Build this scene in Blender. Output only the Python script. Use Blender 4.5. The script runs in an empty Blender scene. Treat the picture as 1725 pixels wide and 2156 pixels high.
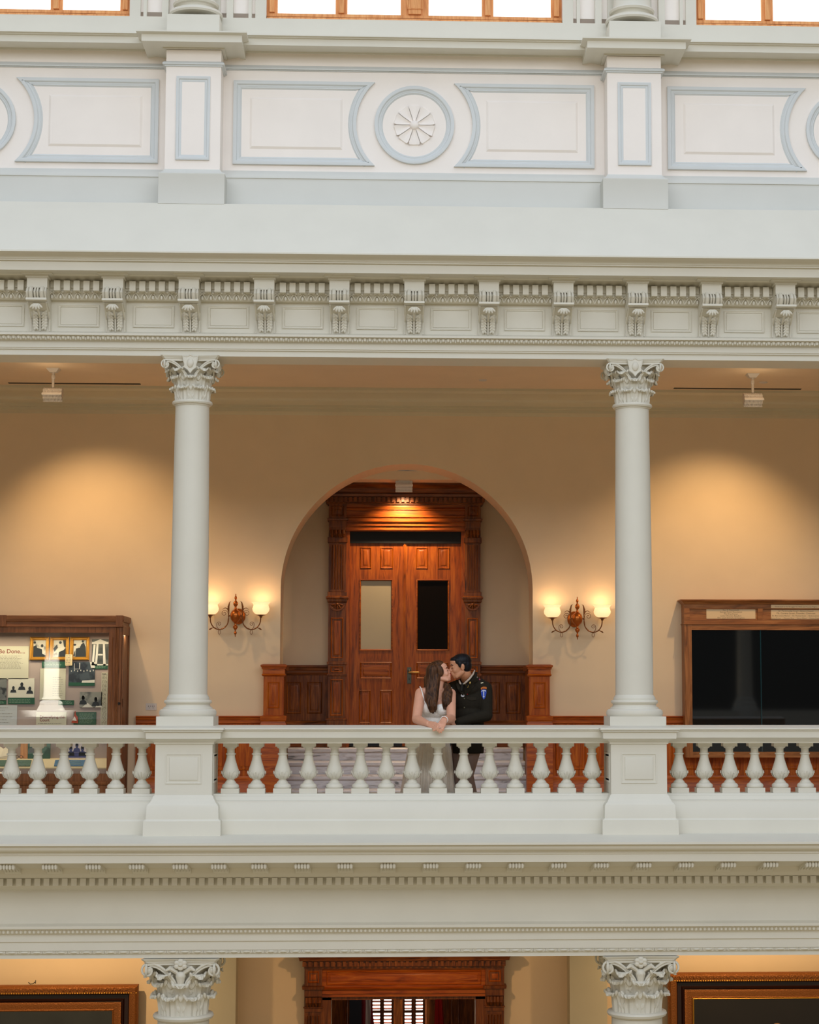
import bpy, bmesh, math, random
from mathutils import Vector, Matrix, Euler
random.seed(7)
sc = bpy.context.scene
COL = sc.collection
PI = math.pi
# ------------------------------------------------------------------ camera (solved from the photograph)
F, YAW, PIT, ROL, PX, CX, CD, CZ = 4004.289, 0.0425, 0.0971, 0.0005, 992.1, -0.2028, 17.1335, 0.1687
fwd = Vector((math.sin(YAW)*math.cos(PIT), math.cos(YAW)*math.cos(PIT), math.sin(PIT)))
rg0 = Vector((math.cos(YAW), -math.sin(YAW), 0)); up0 = rg0.cross(fwd)
rgt = math.cos(ROL)*rg0 + math.sin(ROL)*up0
upv = -math.sin(ROL)*rg0 + math.cos(ROL)*up0
def P(x, y, Y):
    """survey helper: point of the photograph (1725x2156) in the vertical plane at depth Y"""
    ray = fwd + rgt*((x-PX)/F) - upv*((y-1078)/F)
    t = (Y+CD)/ray.y
    return Vector((CX+t*ray.x, Y, CZ+t*ray.z))
def Z(y, Y, x=867): return P(x, y, Y).z
def Xc(x, y, Y): return P(x, y, Y).x
cam_d = bpy.data.cameras.new('camera'); cam = bpy.data.objects.new('camera', cam_d); COL.objects.link(cam)
M = Matrix((rgt, upv, -fwd)).transposed().to_4x4(); M.translation = Vector((CX, -CD, CZ)); cam.matrix_world = M
cam_d.sensor_fit = 'VERTICAL'; cam_d.sensor_height = 36; cam_d.sensor_width = 36*1725/2156
cam_d.lens = F/2156*36; cam_d.shift_x = (862.5-PX)/2156; cam_d.clip_end = 200
sc.camera = cam
# ------------------------------------------------------------------ materials
def s2l(c): return tuple(((v/255)/12.92 if v/255 <= .04045 else ((v/255+.055)/1.055)**2.4) for v in c)+(1,)
def mat(name, rgb, rough=.6, metal=0, spec=.5, var=0, vs=3, bump=0, bs=60, emit=None, es=0, coat=0):
    m = bpy.data.materials.new(name); m.use_nodes = True; nt = m.node_tree; b = nt.nodes['Principled BSDF']
    c = s2l(rgb); b.inputs['Base Color'].default_value = c
    b.inputs['Roughness'].default_value = rough; b.inputs['Metallic'].default_value = metal
    b.inputs['Specular IOR Level'].default_value = spec; b.inputs['Coat Weight'].default_value = coat
    tc = nt.nodes.new('ShaderNodeTexCoord')
    if var or True:
        n = nt.nodes.new('ShaderNodeTexNoise'); n.inputs['Scale'].default_value = vs; n.inputs['Detail'].default_value = 4
        nt.links.new(tc.outputs['Object'], n.inputs['Vector'])
        r = nt.nodes.new('ShaderNodeValToRGB'); v = max(var, .015)
        r.color_ramp.elements[0].color = tuple(x*(1-v) for x in c[:3])+(1,)
        r.color_ramp.elements[1].color = tuple(min(1, x*(1+v)) for x in c[:3])+(1,)
        r.color_ramp.elements[0].position = .3; r.color_ramp.elements[1].position = .7
        nt.links.new(n.outputs['Fac'], r.inputs['Fac']); nt.links.new(r.outputs['Color'], b.inputs['Base Color'])
    if bump:
        n2 = nt.nodes.new('ShaderNodeTexNoise'); n2.inputs['Scale'].default_value = bs
        bp = nt.nodes.new('ShaderNodeBump'); bp.inputs['Strength'].default_value = bump; bp.inputs['Distance'].default_value = .01
        nt.links.new(tc.outputs['Object'], n2.inputs['Vector']); nt.links.new(n2.outputs['Fac'], bp.inputs['Height'])
        nt.links.new(bp.outputs['Normal'], b.inputs['Normal'])
    if emit:
        b.inputs['Emission Color'].default_value = s2l(emit); b.inputs['Emission Strength'].default_value = es
    return m
def wood(name, dark, mid, light, axis=2, rough=.42, sc_=1.0, coat=.06):
    m = bpy.data.materials.new(name); m.use_nodes = True; nt = m.node_tree; b = nt.nodes['Principled BSDF']
    tc = nt.nodes.new('ShaderNodeTexCoord'); mp = nt.nodes.new('ShaderNodeMapping')
    s = [14*sc_, 14*sc_, 14*sc_]; s[axis] = 1.3*sc_
    mp.inputs['Scale'].default_value = s; nt.links.new(tc.outputs['Object'], mp.inputs['Vector'])
    n = nt.nodes.new('ShaderNodeTexNoise'); n.inputs['Scale'].default_value = 1.6; n.inputs['Detail'].default_value = 7
    n.inputs['Distortion'].default_value = 1.4; n.inputs['Roughness'].default_value = .62
    nt.links.new(mp.outputs[0], n.inputs['Vector'])
    r = nt.nodes.new('ShaderNodeValToRGB'); e = r.color_ramp.elements
    e[0].position = .30; e[0].color = s2l(dark); e[1].position = .72; e[1].color = s2l(light)
    k = e.new(.5); k.color = s2l(mid)
    nt.links.new(n.outputs['Fac'], r.inputs['Fac']); nt.links.new(r.outputs['Color'], b.inputs['Base Color'])
    bp = nt.nodes.new('ShaderNodeBump'); bp.inputs['Strength'].default_value = .12; bp.inputs['Distance'].default_value = .003
    nt.links.new(n.outputs['Fac'], bp.inputs['Height']); nt.links.new(bp.outputs['Normal'], b.inputs['Normal'])
    b.inputs['Specular IOR Level'].default_value = .3; b.inputs['Roughness'].default_value = rough; b.inputs['Coat Weight'].default_value = coat; b.inputs['Coat Roughness'].default_value = .25
    return m
def marble():
    m = mat('marble', (205, 200, 205), .3); nt = m.node_tree; b = nt.nodes['Principled BSDF']
    tc = nt.nodes.new('ShaderNodeTexCoord'); mp = nt.nodes.new('ShaderNodeMapping'); mp.inputs['Scale'].default_value = (1.1, 3, 6)
    nt.links.new(tc.outputs['Object'], mp.inputs['Vector'])
    n = nt.nodes.new('ShaderNodeTexNoise'); n.inputs['Scale'].default_value = 2.2; n.inputs['Detail'].default_value = 8
    n.inputs['Distortion'].default_value = 2.2; nt.links.new(mp.outputs[0], n.inputs['Vector'])
    r = nt.nodes.new('ShaderNodeValToRGB'); e = r.color_ramp.elements
    e[0].position = .27; e[0].color = s2l((112, 114, 114)); e[1].position = .5; e[1].color = s2l((218, 214, 216))
    k = e.new(.36); k.color = s2l((192, 185, 184)); nt.links.new(n.outputs['Fac'], r.inputs['Fac'])
    nt.links.new(r.outputs['Color'], b.inputs['Base Color']); return m
def glass(name, tint=(255, 255, 255), mixf=.08, rough=.0):
    m = bpy.data.materials.new(name); m.use_nodes = True; nt = m.node_tree; nt.nodes.clear()
    o = nt.nodes.new('ShaderNodeOutputMaterial'); t = nt.nodes.new('ShaderNodeBsdfTransparent'); g = nt.nodes.new('ShaderNodeBsdfGlossy')
    g.inputs['Roughness'].default_value = rough; t.inputs['Color'].default_value = s2l(tint)
    f = nt.nodes.new('ShaderNodeLayerWeight'); f.inputs['Blend'].default_value = .25
    mr = nt.nodes.new('ShaderNodeMath'); mr.operation = 'MAXIMUM'; mr.inputs[1].default_value = mixf
    nt.links.new(f.outputs['Fresnel'], mr.inputs[0])
    x = nt.nodes.new('ShaderNodeMixShader'); nt.links.new(mr.outputs[0], x.inputs[0])
    nt.links.new(t.outputs[0], x.inputs[1]); nt.links.new(g.outputs[0], x.inputs[2]); nt.links.new(x.outputs[0], o.inputs[0]); return m
def bwphoto(name, lo, hi, scale=9, seed=0, pos=.5):
    m = mat(name, hi, .5); nt = m.node_tree; b = nt.nodes['Principled BSDF']
    tc = nt.nodes.new('ShaderNodeTexCoord'); mp = nt.nodes.new('ShaderNodeMapping'); mp.inputs['Location'].default_value = (seed, seed*2, seed*3)
    nt.links.new(tc.outputs['Object'], mp.inputs['Vector'])
    n = nt.nodes.new('ShaderNodeTexNoise'); n.inputs['Scale'].default_value = scale; n.inputs['Detail'].default_value = 5
    nt.links.new(mp.outputs[0], n.inputs['Vector']); r = nt.nodes.new('ShaderNodeValToRGB'); e = r.color_ramp.elements
    e[0].position = pos-.05; e[0].color = s2l(lo); e[1].position = pos+.05; e[1].color = s2l(hi)
    nt.links.new(n.outputs['Fac'], r.inputs['Fac']); nt.links.new(r.outputs['Color'], b.inputs['Base Color']); return m
plaster = mat('white_painted_plaster', (221, 217, 204), .55, var=.02)
blueish = mat('pale_blue_painted_moulding', (212, 216, 217), .5, var=.02)
creampaint = mat('pale_cream_painted_wall', (246, 238, 231), .6, var=.02)
wallpaint = mat('warm_cream_wall_paint', (226, 202, 168), .6, var=.02)
olive = mat('olive_grey_paint', (208, 198, 170), .6, var=.02)
peach = mat('peach_ceiling_paint', (228, 204, 174), .7, var=.02)
oak = wood('red_brown_oak', (60, 26, 4), (112, 56, 12), (150, 84, 26))
oakx = wood('red_brown_oak_long', (60, 26, 4), (112, 56, 12), (150, 84, 26), axis=0)
oakred = wood('orange_red_oak', (114, 45, 0), (162, 74, 6), (190, 104, 20))
oakredx = wood('orange_red_oak_long', (114, 45, 0), (162, 74, 6), (190, 104, 20), axis=0)
oakdoor = wood('door_oak', (86, 36, 2), (142, 66, 8), (172, 92, 20))
oakdoorx = wood('door_oak_long', (86, 36, 2), (142, 66, 8), (172, 92, 20), axis=0)
bandpaint = mat('cool_white_painted_plaster', (214, 214, 208), .55)
oakl = wood('light_brown_oak', (104, 62, 28), (148, 92, 46), (176, 118, 66), rough=.45)
oaklx = wood('light_brown_oak_long', (104, 62, 28), (148, 92, 46), (176, 118, 66), axis=0, rough=.45)
walnut = wood('brown_walnut', (92, 52, 26), (124, 78, 44), (144, 94, 58), rough=.5)
walnutx = wood('brown_walnut_long', (92, 52, 26), (124, 78, 44), (144, 94, 58), axis=0, rough=.5)
orangewood = wood('orange_pine', (200, 128, 72), (228, 160, 100), (240, 184, 124), rough=.6)  # light orange pine, the wood's own tone
MB_ = marble()
black = mat('black_paint', (12, 13, 16), .5, spec=.3)
clear = glass('clear_glass', mixf=.045)
darkglass = mat('dark_tinted_glass', (4, 8, 14), .03, spec=.65)
frosted = mat('frosted_glass', (170, 156, 128), .3)
skypane = mat('bright_daylit_pane', (255, 255, 255), .3, emit=(255, 255, 255), es=1.6)
brass = mat('aged_copper_brass', (176, 98, 42), .3, metal=.85)
brasst = mat('thin_bronze_scrolls', (128, 78, 40), .4, metal=.6)
opal = mat('glowing_opal_glass', (250, 226, 186), .4, emit=(255, 210, 150), es=1.0)
lampwhite = mat('white_enamel_metal', (205, 196, 188), .4)
louver = mat('lamp_louver', (215, 208, 200), .4, emit=(255, 225, 190), es=.04)
pewter = mat('dark_pewter', (86, 88, 78), .4, metal=.7)
gold = mat('gold_leaf', (214, 158, 60), .35, metal=.6, bump=.3, bs=80)
darkgilt = mat('dark_gilt_ornament', (142, 84, 32), .42, metal=.45, bump=.7, bs=90)
ebony = mat('dark_brown_lacquer', (38, 14, 6), .25)
# ------------------------------------------------------------------ mesh builder
class MB:
    def __init__(s): s.v = []; s.f = []
    def add(s, vs, fs):
        o = len(s.v); s.v += [tuple(v) for v in vs]; s.f += [tuple(i+o for i in f) for f in fs]; return s
    def box(s, x0, x1, y0, y1, z0, z1):
        return s.add([(x0, y0, z0), (x1, y0, z0), (x1, y1, z0), (x0, y1, z0), (x0, y0, z1), (x1, y0, z1), (x1, y1, z1), (x0, y1, z1)],
              [(0, 3, 2, 1), (4, 5, 6, 7), (0, 1, 5, 4), (1, 2, 6, 5), (2, 3, 7, 6), (3, 0, 4, 7)])
    def xprof(s, x0, x1, pts):
        n = len(pts); vs = [(x0, a, b) for a, b in pts]+[(x1, a, b) for a, b in pts]
        fs = [(i, (i+1) % n, n+(i+1) % n, n+i) for i in range(n)]+[tuple(range(n-1, -1, -1)), tuple(range(n, 2*n))]
        return s.add(vs, fs)
    def zprism(s, pts, z0, z1):
        n = len(pts); vs = [(a, b, z0) for a, b in pts]+[(a, b, z1) for a, b in pts]
        return s.add(vs, [(i, (i+1) % n, n+(i+1) % n, n+i) for i in range(n)]+[tuple(range(n-1, -1, -1)), tuple(range(n, 2*n))])
    def yprism(s, pts, y0, y1):
        n = len(pts); vs = [(a, y0, b) for a, b in pts]+[(a, y1, b) for a, b in pts]
        return s.add(vs, [(i, (i+1) % n, n+(i+1) % n, n+i) for i in range(n)]+[tuple(range(n-1, -1, -1)), tuple(range(n, 2*n))])
    def rect(s, x0, x1, y0, y1, prof):
        vs = []
        for o, z in prof: vs += [(x0-o, y0-o, z), (x1+o, y0-o, z), (x1+o, y1+o, z), (x0-o, y1+o, z)]
        m = len(prof); fs = [(4*i+j, 4*i+(j+1) % 4, 4*i+4+(j+1) % 4, 4*i+4+j) for i in range(m-1) for j in range(4)]
        fs += [(3, 2, 1, 0), tuple(4*(m-1)+j for j in range(4))]
        return s.add(vs, fs)
    def lathe(s, cx, cy, prof, seg=32, cap=True):
        vs = []
        for r, z in prof:
            for j in range(seg): a = 2*PI*j/seg; vs.append((cx+r*math.cos(a), cy+r*math.sin(a), z))
        m = len(prof); fs = [(seg*i+j, seg*i+(j+1) % seg, seg*i+seg+(j+1) % seg, seg*i+seg+j) for i in range(m-1) for j in range(seg)]
        if cap: fs += [tuple(range(seg-1, -1, -1)), tuple(seg*(m-1)+j for j in range(seg))]
        return s.add(vs, fs)
    def tube(s, pts, r, seg=8, closed=False):
        pts = [Vector(p) for p in pts]; n = len(pts); rs = r if isinstance(r, (list, tuple)) else [r]*n
        vs = []; up = Vector((0.13, 0.27, 1)).normalized(); prev = None
        for i, p in enumerate(pts):
            a = pts[(i-1) % n] if (i > 0 or closed) else p; b = pts[(i+1) % n] if (i < n-1 or closed) else p
            t = (b-a).normalized() if (b-a).length > 1e-9 else Vector((0, 0, 1))
            if prev is None: u = t.cross(up); u = u if u.length > .05 else t.cross(Vector((1, 0, 0)))
            else: u = prev-t*prev.dot(t)
            u.normalize(); w = t.cross(u); prev = u
            for j in range(seg): q = 2*PI*j/seg; vs.append(p+rs[i]*(math.cos(q)*u+math.sin(q)*w))
        m = n if closed else n-1
        fs = [(seg*i+j, seg*i+(j+1) % seg, seg*((i+1) % n)+(j+1) % seg, seg*((i+1) % n)+j) for i in range(m) for j in range(seg)]
        if not closed: fs += [tuple(range(seg-1, -1, -1)), tuple(seg*(n-1)+j for j in range(seg))]
        return s.add(vs, fs)
    def ell(s, c, rx, ry=None, rz=None, seg=10, rings=6, rot=None):
        ry = rx if ry is None else ry; rz = rx if rz is None else rz; c = Vector(c); vs = []
        for i in range(1, rings):
            ph = PI*i/rings
            for j in range(seg):
                a = 2*PI*j/seg; v = Vector((rx*math.sin(ph)*math.cos(a), ry*math.sin(ph)*math.sin(a), rz*math.cos(ph)))
                vs.append(c+(rot @ v if rot else v))
        tp = Vector((0, 0, rz)); bt = -tp
        vs += [c+(rot @ tp if rot else tp), c+(rot @ bt if rot else bt)]; T = len(vs)-2; B = T+1; fs = []
        for j in range(seg):
            k = (j+1) % seg; fs.append((T, j, k)); fs.append((B, seg*(rings-2)+k, seg*(rings-2)+j))
            for i in range(rings-2): fs.append((seg*i+j, seg*i+seg+j, seg*i+seg+k, seg*i+k))
        return s.add(vs, fs)
    def cap(s, a, b, ra, rb, seg=14):
        a = Vector(a); b = Vector(b); s.ell(a, ra, seg=seg, rings=8); s.ell(b, rb, seg=seg, rings=8)
        n = 4; return s.tube([a.lerp(b, i/n) for i in range(n+1)], [ra+(rb-ra)*i/n for i in range(n+1)], seg)
    def sweep(s, loop, y0, prof, fill=False):
        """loop of (x,z), counter-clockwise seen from the front; prof of (inset, projection toward -Y)"""
        n = len(loop); L = [Vector((a, b)) for a, b in loop]; nr = []
        for i in range(n):
            d1 = (L[i]-L[i-1]).normalized(); d2 = (L[(i+1) % n]-L[i]).normalized()
            n1 = Vector((-d1.y, d1.x)); n2 = Vector((-d2.y, d2.x)); m = n1+n2
            k = m.length_squared; m = m*(2/k) if k > .2 else n1; nr.append(m)
        vs = []
        for o, h in prof:
            for i in range(n): q = L[i]+nr[i]*o; vs.append((q.x, y0-h, q.y))
        fs = [(n*i+j, n*i+(j+1) % n, n*i+n+(j+1) % n, n*i+n+j) for i in range(len(prof)-1) for j in range(n)]
        if fill: fs.append(tuple(n*(len(prof)-1)+j for j in range(n)))
        return s.add(vs, fs)
    def fmould(s, x0, x1, z0, z1, y0, prof, fill=False): return s.sweep([(x0, z0), (x1, z0), (x1, z1), (x0, z1)], y0, prof, fill)
    def build(s, name, m, parent=None, origin=None, smooth=.6):
        me = bpy.data.meshes.new(name)
        if parent is not None:
            w = Vector((0, 0, 0)); q = parent
            while q is not None: w += q.location; q = q.parent
            o = w
        else: o = Vector(origin) if origin is not None else Vector((0, 0, 0))
        me.from_pydata([(a-o.x, b-o.y, c-o.z) for a, b, c in s.v], [], s.f); me.update()
        bm = bmesh.new(); bm.from_mesh(me); bmesh.ops.recalc_face_normals(bm, faces=bm.faces); bm.to_mesh(me); bm.free()
        for p_ in me.polygons: p_.use_smooth = True
        me.set_sharp_from_angle(angle=smooth)
        me.materials.append(m); ob = bpy.data.objects.new(name, me); COL.objects.link(ob)
        if parent is not None: ob.parent = parent
        else: ob.location = o
        return ob
def tag(o, label, cat, group=None):
    o['label'] = label; o['category'] = cat
    if group: o['group'] = group
    return o
def thing(name, loc, label, cat, group=None):
    o = bpy.data.objects.new(name, None); COL.objects.link(o); o.location = Vector(loc); o.empty_display_size = .1
    return tag(o, label, cat, group)
def struct(o): o['kind'] = 'structure'; return o
def dup(root, loc, label=None, group=None):
    r = root.copy(); COL.objects.link(r); r.location = Vector(loc)
    if label: r['label'] = label
    if group: r['group'] = group
    def rec(a, b):
        for ch in list(a.children):
            if ch.get('nocopy'): continue
            c = ch.copy(); COL.objects.link(c); c.parent = b; rec(ch, c)
    rec(root, r); return r
def remesh(ob, vox=.006, smooth=4, fac=.5):
    md = ob.modifiers.new('r', 'REMESH'); md.mode = 'VOXEL'; md.voxel_size = vox; md.use_smooth_shade = True
    sm = ob.modifiers.new('s', 'SMOOTH'); sm.iterations = smooth; sm.factor = fac
    bpy.context.view_layer.update(); dg = bpy.context.evaluated_depsgraph_get()
    me = bpy.data.meshes.new_from_object(ob.evaluated_get(dg)); ob.modifiers.clear(); old = ob.data; ob.data = me
    if not me.materials: me.materials.append(old.materials[0])
    for p_ in me.polygons: p_.use_smooth = True
    return ob
def text(s_, loc, size, m, parent=None, align='CENTER', ext=.0006, bold=0, squeeze=1.0):
    name = 'lettering'; cu = bpy.data.curves.new(name, 'FONT'); cu.body = s_; cu.size = size; cu.align_x = align; cu.extrude = ext; cu.offset = bold
    ob = bpy.data.objects.new(name, cu); COL.objects.link(ob); bpy.context.view_layer.update()
    me = bpy.data.meshes.new_from_object(ob.evaluated_get(bpy.context.evaluated_depsgraph_get()))
    bpy.data.objects.remove(ob); me.transform(Matrix.Diagonal((squeeze, 1, 1, 1))); me.transform(Matrix.Rotation(PI/2, 4, 'X'))
    me.materials.clear(); me.materials.append(m); o = bpy.data.objects.new(name, me); COL.objects.link(o)
    w = Vector((0, 0, 0)); q = parent
    while q is not None: w += q.location; q = q.parent
    o.location = Vector(loc)-w; o.parent = parent; return o
XW = 6.4                                                              # half length of the gallery that is built
# ------------------------------------------------------------------ the setting: floors, ceilings, walls
FZ = -1.142; YB = 4.0; CEIL = 3.545
struct(MB().box(-XW, XW, -.15, YB+.6, FZ-.2, FZ).build('floor', mat('pale_stone_floor', (226, 214, 192), .35, var=.05)))
struct(MB().box(-XW, XW, .1, YB+1.6, CEIL, CEIL+.15).build('ceiling', peach))
AR = 1.4; AX = -.016; AZ = 1.366; TH = .6
b = MB(); N = 48; top = CEIL+.05
for y0, y1 in ((YB, YB+TH),):
    arc = [(AX+AR*math.cos(PI-PI*i/N), AZ+AR*math.sin(PI-PI*i/N)) for i in range(N+1)]
    prof = [(-XW, FZ), (AX-AR, FZ)]+arc+[(AX+AR, FZ), (XW, FZ)]
    for i in range(len(prof)-1):
        (xa, za), (xb, zb) = prof[i], prof[i+1]
        if 1 <= i <= len(prof)-3 and abs(xa-xb) < 1e-6: 
            continue
        if i in (0, len(prof)-2):
            b.box(xa, xb, y0, y1, FZ, top)
        else:
            b.add([(xa, y0, za), (xb, y0, zb), (xb, y0, top), (xa, y0, top), (xa, y1, za), (xb, y1, zb), (xb, y1, top), (xa, y1, top)],
                  [(0, 1, 2, 3), (4, 5, 6, 7), (0, 1, 5, 4)])
struct(b.build('wall_back', wallpaint))
for s_, nm in ((-1, 'left'), (1, 'right')):
    struct(MB().box(s_*XW-.1, s_*XW+.1, .2, YB+.6, FZ, CEIL).build('wall_'+nm, wallpaint))
YA = 5.3; AC = 2.66
struct(MB().box(-2.0, 2.0, YA, YA+.1, FZ, AC+.1).build('wall_alcove_back', wallpaint))
struct(MB().box(-2.05, -1.95, YB+TH, YA, FZ, AC+.1).build('wall_alcove_left', wallpaint))
struct(MB().box(1.95, 2.05, YB+TH, YA, FZ, AC+.1).build('wall_alcove_right', wallpaint))
struct(MB().box(-2.05, 2.05, YB+TH, YA+.1, AC, AC+.1).build('ceiling_alcove', wallpaint))
# corridor cornice on the back wall
b = MB(); zt = CEIL; zc = Z(851, 3.85, 600)
pts = [(4.0, zt), (3.5, zt), (3.5, zt-.03), (3.56, zt-.05)]
for i in range(9):
    a = PI/2*i/8; pts.append((3.56+.24*math.sin(a), zt-.05-(zt-.05-zc-.03)*(1-math.cos(a))))
pts += [(3.82, zc+.02), (3.9, zc), (3.9, zc-.03), (3.93, zc-.035), (3.93, zc-.07), (3.965, zc-.08), (4.0, zc-.1)]
struct(b.xprof(-XW, XW, pts).build('trim_corridor_cornice', olive))
# ------------------------------------------------------------------ upper entablature
ZL = Z
EX = 6.3
AY = -.2
z0 = Z(753.5, AY)
def prof_close(front, yb): return front+[(yb, front[-1][1]), (yb, front[0][1])]
front = [(AY, z0), (AY, Z(742.5, AY)), (AY-.02, Z(741.5, AY)), (AY-.02, Z(739.5, AY)), (AY-.03, Z(738.5, AY)), (AY-.03, Z(722.5, AY-.03)),
         (AY-.05, Z(720, AY-.05)), (AY-.085, Z(711.5, AY-.085)), (AY-.11, Z(711, AY-.11)), (AY-.11, Z(706.5, AY-.11)), (AY-.02, Z(704, AY-.02)),
         (AY-.02, Z(640, AY-.02))]
struct(MB().xprof(-EX, EX, prof_close(front, .2)).build('trim_upper_architrave', plaster))
b = MB(); x = -4.4
zo = Z(716, AY-.08)
while x < 4.4:                                              # leaf moulding under the frieze
    b.ell((x, AY-.075, zo+.004), .019, .014, .024, 6, 4); b.ell((x+.022, AY-.082, zo-.012), .006, .008, .016, 5, 4); x += .044
o = b.build('leaf_moulding', plaster, bpy.data.objects['trim_upper_architrave'])
yf = AY-.02
front = [(yf, Z(640, yf)), (yf-.045, Z(638, yf-.04)), (yf-.085, Z(620, yf-.08)), (yf-.09, Z(619, yf-.09)), (yf-.09, Z(597, yf-.09)), (yf-.105, Z(596.5, yf-.1)), (yf-.12, Z(594, yf-.12)), (yf-.17, Z(588, yf-.17)), (yf-.19, Z(576.2, -.58)-.01), (yf-.2, Z(576.2, -.58)), (-.585, Z(576.2, -.58)), (-.60, Z(576, -.60)), (-.60, Z(557, -.60)), (-.625, Z(555.5, -.625)), (-.625, Z(553, -.625)), (-.635, Z(552, -.635))]
for i in range(6):
    a = PI/2*i/5; front.append((-.635-.085*(1-math.cos(a)), Z(551, -.635)+(Z(538, -.72)-Z(551, -.635))*math.sin(a)))
front += [(-.74, Z(537, -.74)), (-.74, Z(534, -.74)), (-.36, Z(433.5, -.36))]
struct(MB().xprof(-EX, EX, prof_close(front, .2)).build('trim_upper_cornice', plaster))
corn = bpy.data.objects['trim_upper_cornice']
cxs = [(i-5)*4.0/6 for i in range(11)]
YC = -.34-.12
# egg band and dentils per bay
eb = MB(); dn = MB(); pn = MB()
dz0, dz1 = Z(618.5, yf-.15), Z(598, yf-.15); ez = Z(628.5, yf-.07)
bays = [(cxs[i]+cxs[i+1])/2 for i in range(10)]+[cxs[0]-.333, cxs[-1]+.333]
for cxx in bays:
    for k in range(5):
        xx = cxx+(k-2)*.0865; dn.box(xx-.027, xx+.027, yf-.16, yf-.08, dz0, dz1)
    dn.box(cxx-.24, cxx+.24, yf-.105, yf-.08, (dz0+dz1)/2-.01, dz1)
    for k in range(-3, 4):
        xx = cxx+k*.076
        eb.tube([(xx-.035, yf-.075, ez-.03), (xx-.018, yf-.09, ez+.002), (xx, yf-.095, ez+.022), (xx+.018, yf-.09, ez+.002), (xx+.035, yf-.075, ez-.03)], .0055, 5)
        eb.ell((xx, yf-.075, ez-.016), .014, .016, .022, 6, 4); eb.ell((xx-.019, yf-.095, ez+.026), .014, .01, .011, 6, 4); eb.ell((xx+.019, yf-.095, ez+.026), .014, .01, .011, 6, 4)
    za, zb = Z(694.5, yf), Z(648.5, yf)
    pn.fmould(cxx-.183, cxx+.183, za, zb, yf, [(0, 0), (0, .012), (.006, .014), (.011, .008), (.018, .008), (.022, -.0), (.024, .004)], True)
dn.build('dentil_row', plaster, corn); eb.build('egg_moulding', plaster, corn); pn.build('frieze_panel', plaster, corn)
# scroll brackets
root = thing('scroll_bracket', (0, yf, Z(704, yf)), '', 'bracket', 'scroll brackets along the upper frieze')
za, zb, zc_, zd, ze = Z(704, yf-.06), Z(643, YC), Z(634, YC), Z(613, YC), Z(591.5, YC)
Bk = MB(); w = .089; ys = yf
prof = [(ys, ze), (YC, ze), (YC, zd)]
for i in range(9):
    a = PI/2-PI*1.05*i/8; cy_, cz_ = YC+.035, zd-.045; prof.append((cy_-.045*math.cos(a-PI/2+PI/2)*0-.047*math.sin(PI*(i+.0)/8), zd-.09*(i/8)))
prof += [(YC+.03, zb), (ys-.07, zb-.05), (ys-.035, (za+zb)/2), (ys-.03, za), (ys, za)]
Bk.xprof(-w, w, prof)
Bk.build('bracket_body', plaster, root)
b = MB(); b.rect(-w, w, YC, ys, [(.0, ze), (.012, ze), (.012, ze+.022), (.018, ze+.024), (.045, Z(576.2, -.58)-.008), (.045, Z(576.2, -.58)+.002)]); b.build('abacus', plaster, root)
b = MB()
for xx, rr in ((-.079, .010), (-.048, .019), (-.012, .009), (.012, .009), (.048, .019), (.079, .010)):
    b.tube([(xx, YC-.002, zd+.0), (xx, YC-.026, zd-.02), (xx, YC-.045, zd-.045), (xx, YC-.03, zd-.075), (xx, YC-.01, zd-.09)], rr, 7)
b.xprof(-w-.002, w+.002, [(YC+.0, zc_+.0), (YC-.035, zc_-.006), (YC-.035, zc_-.024), (YC+.02, zc_-.03)]); b.build('scroll_ribs', plaster, root)
b = MB(); zt_ = zb-.005
for k in range(-2, 3):
    a = k*.42; b.ell((.045*math.sin(a), YC-.02, zt_-.018-.022*math.cos(a)), .0125, .018, .03, 8, 6, Matrix.Rotation(-a, 3, 'Y'))
b.tube([(0, YC+.01, zt_-.03), (0, ys-.06, zt_-.1), (0, ys-.045, za+.005)], [.012, .010, .006], 8)
Hh = zt_-.05-za
for s_ in (-1, 1):
    for k in range(6):
        f = k/6; zz = za+.02+Hh*(.06+.88*f); yy = ys-.04-.03*f
        for t_, (dx, dzz, l) in enumerate(((.030, .002, .022), (.052, .016, .018), (.046, -.006, .014))):
            b.ell((s_*dx, yy-.012, zz+dzz), .0115, .012, l*1.1, 8, 6, Matrix.Rotation(s_*(.75-.35*t_), 3, 'Y'))
    b.tube([(s_*.08, ys-.035, za+.003), (s_*.08, ys-.045, (za+zb)/2), (s_*.08, YC+.02, zb)], .006, 6)
b.build('acanthus_leaf', plaster, root)
ords = ['leftmost', 'second', 'third', 'fourth', 'fifth', 'sixth', 'seventh', 'eighth', 'ninth', 'tenth', 'rightmost']
for i, xx in enumerate(cxs):
    lab = ('white plaster scroll bracket with acanthus leaf, %s of the eleven under the upper cornice' % ords[i]) if i in (0, 10) else ('white plaster scroll bracket with acanthus leaf, %s from the left under the upper cornice' % ords[i])
    if i == 0: root.location.x = xx; root['label'] = lab
    else: dup(root, (xx, root.location.y, root.location.z), lab)
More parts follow.
